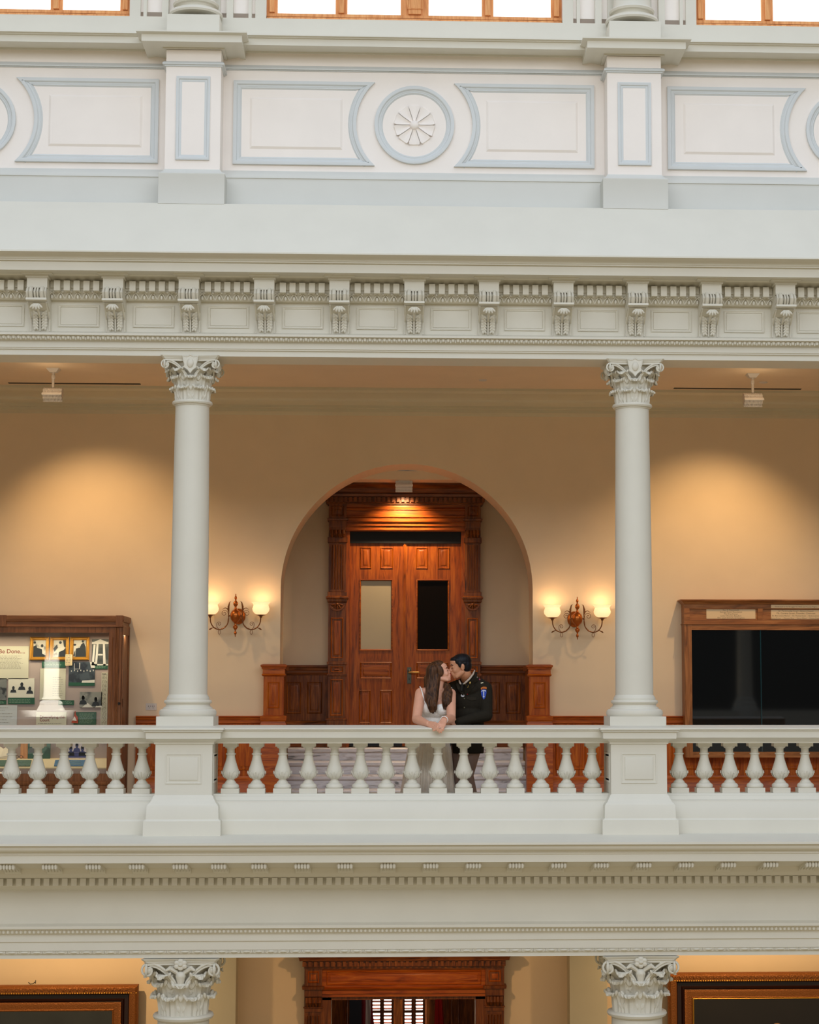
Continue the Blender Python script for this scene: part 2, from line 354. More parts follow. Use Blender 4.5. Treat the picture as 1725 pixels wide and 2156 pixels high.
# ------------------------------------------------------------------ upper wall with clerestory windows
WY = -.05
wz0 = Z(432, WY)-.1; sill = Z(42, .05)
HT = sill+1.9
b = MB(); winX = [(-5.33, -2.62), (-1.37, 1.37), (2.62, 5.33)]
b.box(-EX, EX, WY, .1, wz0, Z(43, WY-.06, 860))
xs_ = [-EX, -5.33, -2.62, -1.37, 1.37, 2.62, 5.33, EX]
for i in (0, 2, 4, 6): b.box(xs_[i], xs_[i+1], WY+.0, .1, sill, HT)
b.box(-EX, EX, WY, .1, HT, HT+.3)
struct(b.build('wall_clerestory', creampaint))
b = MB()                                                   # base courses, astragal, cornice of that wall
b.xprof(-EX, EX, [(WY, Z(363.5, WY)), (WY-.055, Z(368, WY-.05)), (WY-.085, Z(377, WY-.08)), (WY-.085, Z(379, WY-.08)), (WY-.075, Z(380, WY-.07)), (WY-.075, Z(434, WY-.07)), (WY, Z(434, WY))])
struct(b.build('trim_clerestory_base', bandpaint))
def astr(y): return [(y, Z(142, y)), (y-.02, Z(144, y-.02)), (y-.032, Z(147.5, y-.03)), (y-.03, Z(150, y-.03)), (y-.014, Z(150.8, y-.01)), (y-.014, Z(153, y-.01)), (y, Z(154, y))]
struct(MB().xprof(-EX, EX, astr(WY)).build('trim_clerestory_astragal', blueish))
CL = 2.7
def corn_u(y):
    return [(y, Z(76, y-.3)), (y-.33, Z(77, y-.33)), (y-.33, Z(79, y-.33)), (y-.315, Z(80, y-.3)), (y-.30, Z(83.5, y-.3)), (y-.28, Z(85, y-.28)), (y-.28, Z(99.5, y-.28)), (y-.2, Z(100.5, y-.2)),
            (y-.16, Z(104, y-.16)), (y-.09, Z(109, y-.09)), (y-.05, Z(112, y-.05)), (y-.04, Z(112.5, y-.04)), (y-.04, Z(116, y-.04)), (y, Z(117, y))]
struct(MB().xprof(-EX, EX, corn_u(WY)).build('trim_clerestory_cornice', plaster))
struct(MB().box(-EX, EX, WY-.06, WY+.002, Z(77, WY-.3), Z(43, WY-.06, 860)).build('trim_window_sill', plaster))
# panelled frieze mouldings
FP = [(0, 0), (.0, .03), (.012, .034), (.03, .03), (.04, .016), (.046, .016), (.055, .01), (.062, .012), (.072, .002), (.075, 0)]
def arcpts(cx_, cz_, r, a0, a1, n=16): return [(cx_+r*math.cos(a0+(a1-a0)*i/n), cz_+r*math.sin(a0+(a1-a0)*i/n)) for i in range(n+1)]
pz1, pz0 = Z(171, WY, 500), Z(346.5, WY, 500); rcz = Z(264.5, WY, 874); 
pm = MB(); pin = MB(); ring = MB()
px0 = 1.66
for c in (0., -4., 4.):
    hh = (pz1-pz0)/2; cz_ = (pz1+pz0)/2; R = .47; xe = math.sqrt(max(R*R-hh*hh, .0001)) if R > hh else .28
    R = .535; al = math.asin(min(1, hh/R))
    for s_ in (-1, 1):
        if s_ > 0:
            arc = arcpts(c, cz_, R, -al, al)          # concave end faces the roundel
            loop = [(c+px0, pz0), (c+px0, pz1)]+[(a, q) for a, q in reversed(arc)]
        else:
            arc = arcpts(c, cz_, R, PI-al, PI+al); loop = [(c-px0, pz1), (c-px0, pz0)]+[(a, q) for a, q in reversed(arc)]
        pm.sweep(loop, WY, FP)
        xa, xb = (c+.66, c+px0-.15) if s_ > 0 else (c-px0+.15, c-.66)
        pin.fmould(xa, xb, pz0+.15, pz1-.15, WY, [(0, 0), (.02, .014), (.03, .014)], True)
    ring.sweep([(c+.367*math.cos(2*PI*i/64), rcz+.367*math.sin(2*PI*i/64)) for i in range(64)], WY, FP)
struct(pm.build('trim_clerestory_panel_moulding', blueish)); pin.build('raised_panel', creampaint, bpy.data.objects['trim_clerestory_panel_moulding'])
ring.build('round_moulding', blueish, bpy.data.objects['trim_clerestory_panel_moulding'])
ro = thing('flower_rosette', (0, WY, rcz), 'pale ten-petalled plaster rosette inside the round moulding of the upper wall', 'rosette')
b = MB()
for k in range(10):
    a = PI/2+k*PI/5; d = Vector((math.cos(a), 0, math.sin(a))); n_ = Vector((-math.sin(a), 0, math.cos(a)))
    vs = []
    for i, (rr, ww, hh_) in enumerate(((.03, .009, .03), (.07, .0205, .022), (.12, .036, .018), (.160, .049, .026), (.182, .047, .024), (.188, .036, .0))):
        for q in (-1, -.5, 0, .5, 1): vs.append(Vector((0, WY, rcz))+d*rr+n_*ww*q+Vector((0, -hh_*(1-.5*(1-q*q)), 0)))
    b.add(vs, [(5*i+j, 5*i+j+1, 5*i+6+j, 5*i+5+j) for i in range(5) for j in range(4)])
b.build('petals', creampaint, ro)
MB().ell((0, WY-.02, rcz), .042, .03, .042, 20, 12).build('boss', creampaint, ro)
# wall pilasters
for s_, nm in ((-2., 'left'), (2., 'right')):
    yp = -.32; r_ = thing('wall_pilaster', (s_, yp, Z(434, -.36)), 'pale panelled pilaster %s of the flower rosette on the upper wall' % ('left' if s_ < 0 else 'right'), 'pilaster', 'pilasters of the upper wall')
    h = .247
    MB().rect(s_-h, s_+h, yp, WY, [(.0, Z(365, yp)), (.0, Z(112, yp))]).build('shaft', creampaint, r_)
    MB().rect(s_-h, s_+h, yp, WY, [(.0, Z(362, yp)), (.018, Z(368, yp)), (.05, Z(373, yp)), (.05, Z(375, yp)), (.048, Z(376, yp)), (.048, Z(434, yp-.05))]).build('base', bandpaint, r_)
    MB().rect(s_-h, s_+h, yp, WY, [(0, Z(136, yp)), (.02, Z(138, yp)), (.032, Z(141.5, yp)), (.03, Z(144, yp)), (.014, Z(144.8, yp)), (.014, Z(147, yp)), (0, Z(148, yp))]).build('astragal', blueish, r_)
    MB().rect(s_-h, s_+h, yp, WY, [(.0, Z(71, yp-.3)), (.245, Z(71.5, yp-.24)), (.245, Z(74.5, yp-.24)), (.225, Z(77, yp-.22)), (.20, Z(80, yp-.2)), (.20, Z(94.5, yp-.2)), (.13, Z(95.5, yp-.14)),
        (.08, Z(102, yp-.08)), (.05, Z(106, yp-.05)), (.03, Z(106.5, yp-.03)), (.03, Z(110, yp-.03)), (0, Z(111, yp))]).build('cornice_block', plaster, r_)
    MB().fmould(s_-.152, s_+.152, Z(343, yp), Z(168, yp), yp, [(0, 0), (0, .016), (.01, .02), (.024, .016), (.03, .006), (.04, .006), (.05, -.0)]).build('panel_moulding', blueish, r_)
    # half column pedestal between the windows
    q = thing('engaged_column', (s_, -.2, Z(71, -.4)), 'white moulded column base between clerestory windows, above the %s pilaster' % nm, 'column base', 'column bases between the clerestory windows')
    zt_ = Z(70, -.45); MB().rect(s_-.235, s_+.235, -.42, WY, [(0, zt_-.01), (0, Z(37.5, -.42)), (-.006, Z(36.5, -.42))]).build('plinth', plaster, q)
    k_ = [(.235, 36.5), (.245, 33), (.24, 28), (.2, 25), (.175, 23.5), (.165, 19), (.175, 16), (.2, 15), (.21, 11), (.2, 8), (.18, 7), (.175, 3), (.17, -10), (.17, -400)]
    MB().lathe(s_, -.19, [(r__, Z(yy, -.3)) for r__, yy in k_], 40).build('shaft', plaster, q)
# windows: orange pine frames, bright panes
WD = [Xc(v, 30, .05) for v in (549, 555.5, 571, 577)]
struct_i = 0
for wi, (xa, xb) in enumerate(winX):
    fr = MB(); yy = .03
    fr.box(xa, xb, yy-.03, yy+.05, Z(43, WY-.06, 860), sill-.008)
    rail = Z(37, .0)
    fr.box(xa, xb, yy-.02, yy+.04, sill, sill+.03)
    L_ = xb-xa; mull = [0, .26, .5, .74, 1]
    for f_, hw in ((0, .05), (.252, .055), (.5, .13), (.748, .055), (1, .05)):
        cxm = xa+L_*f_; cxm = cxm+.05 if f_ == 0 else (cxm-.05 if f_ == 1 else cxm)
        fr.box(cxm-hw, cxm+hw, yy-.01, yy+.05, sill+.02, HT)
        fr.box(cxm-hw*.45, cxm+hw*.45, yy-.045, yy, sill+.035, HT)
        if hw > .1:
            fr.fmould(cxm-.075, cxm+.075, sill+.08, HT-.1, yy-.045, [(0, 0), (0, .01), (.012, .0)])
    o = struct(fr.build('window_%d' % (wi+1), orangewood))
    pb = MB(); pb.box(xa+.02, xb-.02, yy+.02, yy+.03, sill+.03, HT-.02); pb.build('pane', skypane, o)
    pl = MB()                                               # panelled jambs on both sides
    for s_, xj in ((-1, xa), (1, xb)):
        for d0, d1, pr in ((.0, .10, .02), (.13, .16, .05), (.3, .36, .06), (.42, .5, .03)):
            a0, a1 = xj+s_*d0, xj+s_*d1; pl.box(min(a0, a1), max(a0, a1), WY-pr, WY+.001, Z(43, WY-.06, 860), HT)
    struct(pl.build('trim_window_jamb_%d' % (wi+1), plaster))
# ------------------------------------------------------------------ Corinthian capitals
def leaf(b, cx_, cy_, ang, prof, wid, lobes=4):
    """acanthus leaf: prof list of (r, z) going up and curling over, wid list of half widths"""
    d = Vector((math.cos(ang), math.sin(ang), 0)); t = Vector((-math.sin(ang), math.cos(ang), 0)); n = len(prof)
    vs = []; K = 15
    for i, (r, z) in enumerate(prof):
        for j in range(K):
            q = (j-(K-1)/2)/((K-1)/2); ww = wid[i]*(1+.16*math.sin(i*2.6)*abs(q))
            rr = r-abs(q)**2*wid[i]*.5+wid[0]*.09*math.cos(q*PI*3.5)
            vs.append(Vector((cx_, cy_, z))+d*rr+t*ww*q)
    b.add(vs, [(K*i+j, K*i+j+1, K*i+K+j+1, K*i+K+j) for i in range(n-1) for j in range(K-1)])
    vs2 = [Vector(v)-d*.006 for v in vs]
    b.add(vs2, [(K*i+j, K*i+K+j, K*i+K+j+1, K*i+j+1) for i in range(n-1) for j in range(K-1)])
    for i in range(1, n-1):                                  # edge lobes
        for s_ in (-1, 1):
            p_ = Vector(vs[K*i+(K-1 if s_ > 0 else 0)]); b.ell(p_+d*.002, wid[i]*.22, wid[i]*.22, wid[i]*.42, 8, 6, Matrix.Rotation(ang, 3, 'Z') @ Matrix.Rotation(s_*-.5, 3, 'X'))
def capital(cx_, cy_, zb, zt_, rs, ha, name, shield):
    """zb astragal top, zt abacus top, rs shaft radius, ha abacus half width"""
    H = zt_-zb; parts = []
    bell = MB(); bell.lathe(cx_, cy_, [(rs*.9, zb), (rs*.9, zb+H*.45), (rs*1.0, zb+H*.7), (rs*1.22, zb+H*.86), (rs*1.2, zb+H*.89)], 32)
    parts.append(('bell', bell))
    lv = MB()
    for k in range(8):
        a = k*PI/4+PI/8-PI/2
        leaf(lv, cx_, cy_, a, [(rs*.98, zb), (rs*1.0, zb+H*.12), (rs*1.03, zb+H*.22), (rs*1.1, zb+H*.30), (rs*1.24, zb+H*.335), (rs*1.34, zb+H*.31), (rs*1.34, zb+H*.275)],
             [rs*.38, rs*.41, rs*.40, rs*.36, rs*.32, rs*.24, rs*.12])
        a = k*PI/4-PI/2
        leaf(lv, cx_, cy_, a, [(rs*.95, zb), (rs*.99, zb+H*.25), (rs*1.04, zb+H*.42), (rs*1.14, zb+H*.53), (rs*1.32, zb+H*.575), (rs*1.45, zb+H*.545), (rs*1.44, zb+H*.50)],
             [rs*.26, rs*.38, rs*.42, rs*.40, rs*.35, rs*.26, rs*.12])
    for k in range(4):
        a = k*PI/2+PI/4
        for da in (-.27, .27):
            leaf(lv, cx_, cy_, a+da, [(rs*1.0, zb+H*.4), (rs*1.08, zb+H*.56), (rs*1.25, zb+H*.68), (rs*1.5, zb+H*.73), (rs*1.66, zb+H*.70), (rs*1.7, zb+H*.65)],
                 [rs*.1, rs*.2, rs*.26, rs*.26, rs*.2, rs*.08])
    parts.append(('acanthus_leaves', lv))
    vo = MB(); hc = ha*.86
    for sx in (-1, 1):
        for sy in (-1, 1):
            e = Vector((cx_+sx*hc, cy_+sy*hc, zb+H*.80)); rv = rs*.27
            for axis in (0, 1):                                # one spiral on each face of the corner
                u = Vector((sx, 0, 0)) if axis == 0 else Vector((0, sy, 0)); nrm = Vector((0, sy, 0)) if axis == 0 else Vector((sx, 0, 0))
                pts_, rad = [], []
                mid = Vector((cx_+(0 if axis == 0 else sx*rs*1.12), cy_+(sy*rs*1.12 if axis == 0 else 0), zb+H*.52))
                st = mid+u*rs*.12; en = e+Vector((0, 0, rv))-u*rv*.2
                for i in range(9):
                    f = i/8; q = st.lerp(en, f); q.z = st.z+(en.z-st.z)*math.sin(f*PI/2)**.85; pts_.append(q+nrm*rs*.03); rad.append(rs*.055)
                for i in range(1, 22):
                    th = i*.42; r__ = rv*(1-i/26); pts_.append(e+u*r__*math.sin(th)+Vector((0, 0, r__*math.cos(th)))+nrm*(rs*.05+i*.0005)); rad.append(rs*.055*(1-i/40))
                vo.tube(pts_, rad, 7)
                o2 = [Vector(q)-Vector((0, 0, rs*.1))-nrm*rs*.02 for q in pts_[:9]]; vo.tube(o2, rs*.045, 6)
            vo.ell(e+Vector((-sx*rv*.12, -sy*rv*.12, 0)), rv*.6, rv*.6, rv*.62, 10, 6)
    parts.append(('volutes', vo))
    ab = MB(); pts_ = []
    def ring_(h):
        out = []
        for k in range(4):
            a0 = -PI/4*3+k*PI/2; c0 = Vector((math.cos(a0), math.sin(a0)))*h*1.414; c1 = Vector((math.cos(a0+PI/2), math.sin(a0+PI/2)))*h*1.414
            inn = (c0+c1)*.5*-.1
            cc = .07*h
            dd = (c1-c0).normalized(); out.append(c0+dd*cc)
            for i in range(1, 8):
                f = i/8; out.append(c0.lerp(c1, f)+inn*math.sin(PI*f)*1.3)
            out.append(c1-dd*cc)
        return out
    levels = [(ha*.93, zb+H*.885), (ha*.93, zb+H*.93), (ha*.97, zb+H*.935), (ha*.96, zb+H*.945), (ha*1.03, zb+H*.985), (ha*1.04, zb+H)]
    vs = []; n = None
    for h, z in levels:
        rg = ring_(h); n = len(rg); vs += [(cx_+q.x, cy_+q.y, z) for q in rg]
    ab.add(vs, [(n*i+j, n*i+(j+1) % n, n*i+n+(j+1) % n, n*i+n+j) for i in range(len(levels)-1) for j in range(n)]+[tuple(range(n-1, -1, -1)), tuple(n*(len(levels)-1)+j for j in range(n))])
    parts.append(('abacus', ab))
    fl = MB()
    for k in range(4):
        a = k*PI/2-PI/2; d = Vector((math.cos(a), math.sin(a), 0)); t = Vector((-math.sin(a), math.cos(a), 0)); c0 = Vector((cx_, cy_, 0))+d*ha*.86
        rot = Matrix.Rotation(a+PI/2, 3, 'Z')
        if shield:
            zz = zb+H*.83; w_ = rs*.42
            sh = [(-1, .9), (-.45, .82), (0, 1.05), (.45, .82), (1, .9), (.9, .3), (.72, -.2), (.8, -.5), (.3, -.85), (0, -1.25), (-.3, -.85), (-.8, -.5), (-.72, -.2), (-.9, .3)]
            vs = [c0+t*w_*q[0]+Vector((0, 0, zz+w_*q[1]*1.05)) for q in sh]; n2 = len(vs)
            fl.add(vs+[Vector(v)+d*rs*.1 for v in vs], [(i, (i+1) % n2, n2+(i+1) % n2, n2+i) for i in range(n2)]+[tuple(range(n2)), tuple(range(n2, 2*n2))])
            fl.tube([Vector(v)+d*rs*.1 for v in vs], rs*.04, 6, True)
            fl.ell(c0+d*rs*.1+Vector((0, 0, zz)), rs*.2, rs*.15, rs*.27, 10, 6, rot)
        else:
            zz = zb+H*.9
            for i in range(6):
                th = i*PI/3+PI/6; fl.ell(c0+d*rs*.08+t*rs*.16*math.cos(th)+Vector((0, 0, zz+rs*.13*math.sin(th))), rs*.12, rs*.08, rs*.1, 8, 5, rot)
            fl.ell(c0+d*rs*.12+Vector((0, 0, zz)), rs*.1, rs*.1, rs*.08, 8, 5)
            c1 = Vector((cx_, cy_, 0))+d*rs*1.22
            fl.cap(c1+Vector((0, 0, zb+H*.56)), c1+Vector((0, 0, zb+H*.70)), rs*.12, rs*.2, 10)
            for s_ in (-1, 1):
                fl.tube([c1+Vector((0, 0, zb+H*.70)), c1+t*s_*rs*.2+Vector((0, 0, zb+H*.78)), c1+d*rs*.1+t*s_*rs*.42+Vector((0, 0, zb+H*.84)), c1+d*rs*.12+t*s_*rs*.56+Vector((0, 0, zb+H*.80))], [rs*.06, rs*.09, rs*.1, rs*.04], 7)
    parts.append(('shield' if shield else 'fleuron', fl))
    return parts
# ------------------------------------------------------------------ upper columns and their pedestals
zab = z0; zas = Z(849, 0, 404)
for s_, nm in ((-2., 'left'), (2., 'right')):
    r_ = thing('corinthian_column', (s_, 0, 0), 'white Corinthian column on the %s balustrade pedestal' % nm, 'column', 'white columns of the gallery')
    zs0, zs1 = Z(1463, 0), Z(860, 0); pr = []
    for i in range(13):
        f = i/12; pr.append((.170-.018*f**1.7, zs0+(zs1-zs0)*f))
    MB().lathe(s_, 0, pr, 56).build('shaft', plaster, r_)
    MB().lathe(s_, 0, [(.152, zs1), (.158, zs1), (.16, Z(857, 0)), (.176, Z(856.5, 0)), (.183, Z(853.5, 0)), (.178, Z(850, 0)), (.16, zas)], 48).build('necking', plaster, r_)
    MB().lathe(s_, 0, [(.245, 0), (.252, .012), (.255, .03), (.25, .05), (.235, .062), (.22, .064), (.218, .075), (.2, .085), (.193, .1), (.197, .112), (.206, .114), (.212, .128), (.206, .143), (.188, .146), (.19, .158), (.186, .168), (.171, zs0+.002)], 56).build('base', plaster, r_)
    MB().rect(s_-.25, s_+.25, -.25, .25, [(0, Z(1526, -.25)-.01), (0, 0)]).build('plinth', plaster, r_)
    for n_, m_ in capital(s_, 0, zas-.005, zab, .16, .255, 'c', True): m_.build(n_, plaster, r_)
    # pedestal
    q = thing('column_pedestal', (s_, 0, Z(1757, -.335)), 'cream panelled square pedestal under the %s column' % nm, 'pedestal', 'balustrade pedestals')
    zt_ = Z(1533, -.4); hd = .248
    MB().rect(s_-hd, s_+hd, -.28, .28, [(0, Z(1700, -.28)), (0, Z(1560, -.28))]).build('die', plaster, q)
    MB().rect(s_-hd, s_+hd, -.28, .28, [(0, Z(1567, -.28)), (.012, Z(1566.5, -.3)), (.014, Z(1562, -.3)), (.03, Z(1559, -.31)), (.055, Z(1555.5, -.33)), (.075, Z(1555.4, -.35)), (.078, Z(1541, -.36)), (.095, Z(1540.5, -.37)), (.092, Z(1538, -.37)),
        (.105, Z(1537, -.38)), (.105, Z(1534, -.38)), (.1, Z(1532.8, -.38)), (.0, Z(1528, -.27))]).build('cap', plaster, q)
    MB().rect(s_-hd, s_+hd, -.28, .28, [(.088, Z(1757, -.37)-.03), (.086, Z(1728, -.36)), (.066, Z(1724, -.35)), (.062, Z(1697, -.34)), (.05, Z(1692, -.33)), (.04, Z(1690, -.32)), (.02, Z(1681, -.3)), (.012, Z(1676, -.29)), (0, Z(1673, -.28))]).build('base', plaster, q)
    MB().fmould(s_-.157, s_+.157, Z(1649.5, -.28), Z(1586.5, -.28), -.28, [(0, -.001), (0, .006), (.008, .006), (.012, -.0), (.03, -.001), (.034, .008), (.04, .01)], True).build('front_panel', plaster, q)
    for sd in (-1, 1):
        xx = s_+sd*hd; bb = MB(); bb.fmould(-.17, .17, Z(1649.5, -.28), Z(1586.5, -.28), 0, [(0, 0), (0, .006), (.01, .006), (.016, -.0), (.03, .0)])
        vv = [(xx-y_*sd*-1 if False else xx+sd*(-y_), x_, z_) for x_, y_, z_ in bb.v]; b2 = MB(); b2.add(vv, bb.f); b2.build('side_panel', plaster, q)
# ------------------------------------------------------------------ balustrade
rb = Z(1671, -.12)
ztop = Z(1564.5, -.07)
segs = [(-4.9, -2-.245, 'left'), (-2+.245, 2-.245, 'centre'), (2+.245, 4.9, 'right')]
lab = {'left': 'cream moulded handrail left of the left pedestal', 'centre': 'cream moulded handrail the couple lean on, between both pedestals', 'right': 'cream moulded handrail right of the right pedestal'}
lab2 = {'left': 'cream stepped curb under the balusters left of the left pedestal', 'centre': 'cream stepped curb under the balusters between both pedestals', 'right': 'cream stepped curb under the balusters right of the right pedestal'}
RT = Z(1526.5, 0.02)
for xa, xb, nm in segs:
    fr = [(-.17, ztop), (-.17, Z(1561.5, -.17)), (-.185, Z(1559.5, -.185)), (-.215, Z(1554, -.215)), (-.24, Z(1553.4, -.24)), (-.243, Z(1539, -.243)), (-.255, Z(1538.5, -.255)), (-.252, Z(1536.5, -.25)), (-.265, Z(1536, -.265)), (-.265, Z(1533.3, -.265)), (-.255, Z(1532.6, -.255)), (-.05, RT)]
    full = fr+[(-y_, z_) for y_, z_ in reversed(fr)]
    o = MB().xprof(xa, xb, full).build('handrail', plaster, origin=((xa+xb)/2, 0, ztop)); tag(o, lab[nm], 'handrail', 'handrails of the balustrade')
    fr = [(-.13, rb), (-.14, Z(1675, -.14)), (-.15, Z(1676, -.15)), (-.165, Z(1684, -.16)), (-.19, Z(1686, -.19)), (-.19, Z(1690, -.19)), (-.2, Z(1694, -.2)), (-.205, Z(1724, -.2)), (-.225, Z(1728, -.22)), (-.23, Z(1757, -.23))]
    full = [(-y_, z_) for y_, z_ in fr]; full = fr+list(reversed(full))
    o = MB().xprof(xa, xb, full).build('balustrade_curb', plaster, origin=((xa+xb)/2, 0, Z(1757, -.23))); tag(o, lab2[nm], 'curb', 'curbs of the balustrade')
base = thing('baluster', (0, 0, rb), '', 'baluster', 'turned balusters of the gallery balustrade')
zz = lambda y: Z(y, 0.)
rb0 = rb
MB().box(-.079, .079, -.07, .07, rb0, Z(1660, -.07)).build('bottom_block', plaster, base)
MB().box(-.0635, .0635, -.06, .06, Z(1572, -.06), ztop).build('top_block', plaster, base)
zb_ = Z(1660, -.07); t_ = Z(1572, -.06); Ht = t_-zb_
def zy(y): return zb_+(1660-y)/88*Ht
MB().lathe(0, 0, [(.068, zy(1660)), (.075, zy(1658)), (.076, zy(1655)), (.07, zy(1652)), (.058, zy(1650)), (.05, zy(1649)), (.05, zy(1647.5)), (.034, zy(1643)), (.033, zy(1641)), (.038, zy(1640)),
    (.055, zy(1637)), (.068, zy(1633)), (.074, zy(1628)), (.072, zy(1622)), (.064, zy(1616)), (.053, zy(1608)), (.043, zy(1600)), (.037, zy(1593)), (.036, zy(1589.5)), (.044, zy(1589)), (.045, zy(1587)), (.043, zy(1586)), (.0345, zy(1585.5)),
    (.034, zy(1578)), (.036, zy(1576)), (.047, zy(1575)), (.052, zy(1573.5)), (.052, zy(1572))], 28).build('body', plaster, base)
b = MB()
for k in range(12):
    a = k*PI/6; d = Vector((math.cos(a), math.sin(a), 0)); t = Vector((-math.sin(a), math.cos(a), 0))
    pts_ = [(.036, 1641), (.057, 1637.5), (.071, 1633), (.078, 1628), (.08, 1624.5)]
    if k % 2 == 0:
        vs = []
        for i, (r, y) in enumerate(pts_):
            ww = (.004, .014, .019, .015, .002)[i]
            for q in (-1, 0, 1): vs.append(d*(r+(.004 if q == 0 else .0015))+t*ww*q+Vector((0, 0, zy(y))))
        b.add(vs, [(3*i+j, 3*i+j+1, 3*i+4+j, 3*i+3+j) for i in range(4) for j in range(2)])
        b.tube([d*.08+t*.015*q_+Vector((0, 0, zy(y_)-.0)) for q_, y_ in ((-1.1, 1629), (-.5, 1625.5), (0, 1623.5), (.5, 1625.5), (1.1, 1629))], .0032, 5)
    else: b.tube([d*(r+.001)+Vector((0, 0, zy(y))) for r, y in pts_[1:]], .004, 5)
b.build('leaf_cup', plaster, base)
num = ['first', 'second', 'third', 'fourth', 'fifth', 'sixth', 'seventh', 'eighth', 'ninth', 'tenth', 'eleventh', 'twelfth', 'thirteenth', 'fourteenth', 'fifteenth']
spots = [(-2.397-.2297*k, '%s baluster left of the left pedestal' % num[k]) for k in range(6)]
for k in range(15):
    if k <= 7: l_ = '%s baluster right of the left pedestal%s' % (num[k], ', in front of the pale dress' if k == 7 else '')
    else: l_ = '%s baluster left of the right pedestal%s' % (num[14-k], {8: ', before the dress', 9: ', before the man\'s legs'}.get(k, ''))
    spots.append(((k-7)*.2305, l_))
spots += [(2.397+.2287*k, '%s baluster right of the right pedestal' % num[k]) for k in range(6)]
for i, (xx, l_) in enumerate(spots):
    l_ = 'cream turned '+l_
    if i == 0: base.location.x = xx; base['label'] = l_
    else: dup(base, (xx, 0, rb), l_)
# ------------------------------------------------------------------ lower entablature
LY = -.28
fr = [(-.29, Z(2014.5, -.29)), (-.29, Z(2005.5, -.29)), (-.302, Z(2005, -.3)), (-.302, Z(1998.5, -.3)), (-.31, Z(1998, -.31)), (-.31, Z(1980, -.31)), (-.322, Z(1979.3, -.32)), (-.322, Z(1964, -.32)), (-.335, Z(1962, -.335)), (-.36, Z(1953.5, -.36)),
      (-.385, Z(1953, -.385)), (-.385, Z(1947, -.385)), (-.32, Z(1943.5, -.32)), (LY, Z(1941, LY)), (LY, Z(1872.5, LY)), (LY-.012, Z(1872, LY-.012)), (LY-.012, Z(1869.5, LY-.012)), (LY-.03, Z(1868.5, LY-.03)), (LY-.055, Z(1863, LY-.055)), (LY-.055, Z(1846.5, LY-.055)),
      (-.42, Z(1846, -.42)), (-.45, Z(1840, -.45)), (-.46, Z(1836.5, -.46)), (-.46, Z(1827, -.46)), (-.765, Z(1815.8, -.765)), (-.78, Z(1815.6, -.78)), (-.78, Z(1799.5, -.78)), (-.79, Z(1798.5, -.79)), (-.79, Z(1796, -.79)), (-.797, Z(1795.5, -.797)), (-.797, Z(1793, -.797))]
for i in range(6):
    a = PI/2*i/5; fr.append((-.80-.045*math.sin(a), Z(1792.5, -.80)+(Z(1780.5, -.845)-Z(1792.5, -.80))*(1-math.cos(a))))
fr += [(-.87, Z(1779.3, -.87)), (-.87, Z(1774.5, -.87)), (-.30, Z(1757, -.30)), (-.2, Z(1757, -.23))]
struct(MB().xprof(-EX, EX, prof_close(fr, .3)).build('trim_lower_entablature', plaster))
lo = bpy.data.objects['trim_lower_entablature']
b = MB(); k = 0; x = -4.4
while x < 4.4: b.box(x-.05, x+.03-.0, LY-.13, LY-.05, Z(1862, LY-.1), Z(1846.3, LY-.1)); x += .1583*.5
b = MB(); x = -4.4
while x < 4.4: b.box(x-.024, x+.024, LY-.125, LY-.05, Z(1862, LY-.1), Z(1846.3, LY-.1)); x += .0783
b.build('dentil_row', plaster, lo)
b = MB(); x = -4.4; zo = Z(1958, -.35)
while x < 4.4: b.ell((x, -.35, zo), .016, .012, .02, 6, 4); x += .037
b.build('leaf_moulding', plaster, lo)
b = MB(); x = -4.4; zo = Z(2001.5, -.305)
while x < 4.4:
    b.ell((x, -.308, zo), .034, .012, .011, 8, 5); b.ell((x+.046, -.308, zo), .007, .01, .012, 6, 4); b.ell((x+.06, -.308, zo), .007, .01, .012, 6, 4); x += .106
b.build('bead_and_reel', plaster, lo)
root = thing('modillion', (0, -.46, Z(1836, -.6)), '', 'modillion', 'small modillions under the gallery ledge')
b = MB(); zt_ = Z(1815.8, -.72)+.0; zl = Z(1838, -.46)
b.xprof(-.067, .067, [(-.46, zt_+.02), (-.72, zt_+.005), (-.735, zt_-.01), (-.74, zt_-.03), (-.725, zt_-.045), (-.68, zt_-.05), (-.6, zt_-.055), (-.52, zt_-.075), (-.46, zl)])
b.build('scroll_block', plaster, root)
b = MB()
for k in range(-2, 3): b.tube([(k*.026, -.73, zt_-.0), (k*.026, -.747, zt_-.02), (k*.026, -.742, zt_-.038), (k*.026, -.72, zt_-.05), (k*.026, -.6, zt_-.058), (k*.026, -.5, zt_-.09)], [.011, .012, .012, .01, .008, .006], 7)
b.rect(-.067, .067, -.735, -.46, [(.004, zt_-.004), (.012, zt_+.006), (.012, zt_+.012)]); b.build('front_ribs', plaster, root)
mx = [-3.42, -3.065, -2.70, -2.335, -1.97, -1.645]+[-1.305+.3645*i for i in range(14)]
for i, xx in enumerate(mx):
    l_ = 'small cream ribbed modillion under the gallery ledge, %s from the %s' % ((num[i], 'left edge') if i < 10 else (num[19-i], 'right edge'))
    if i == 0: root.location.x = xx; root['label'] = l_
    else: dup(root, (xx, root.location.y, root.location.z), l_)
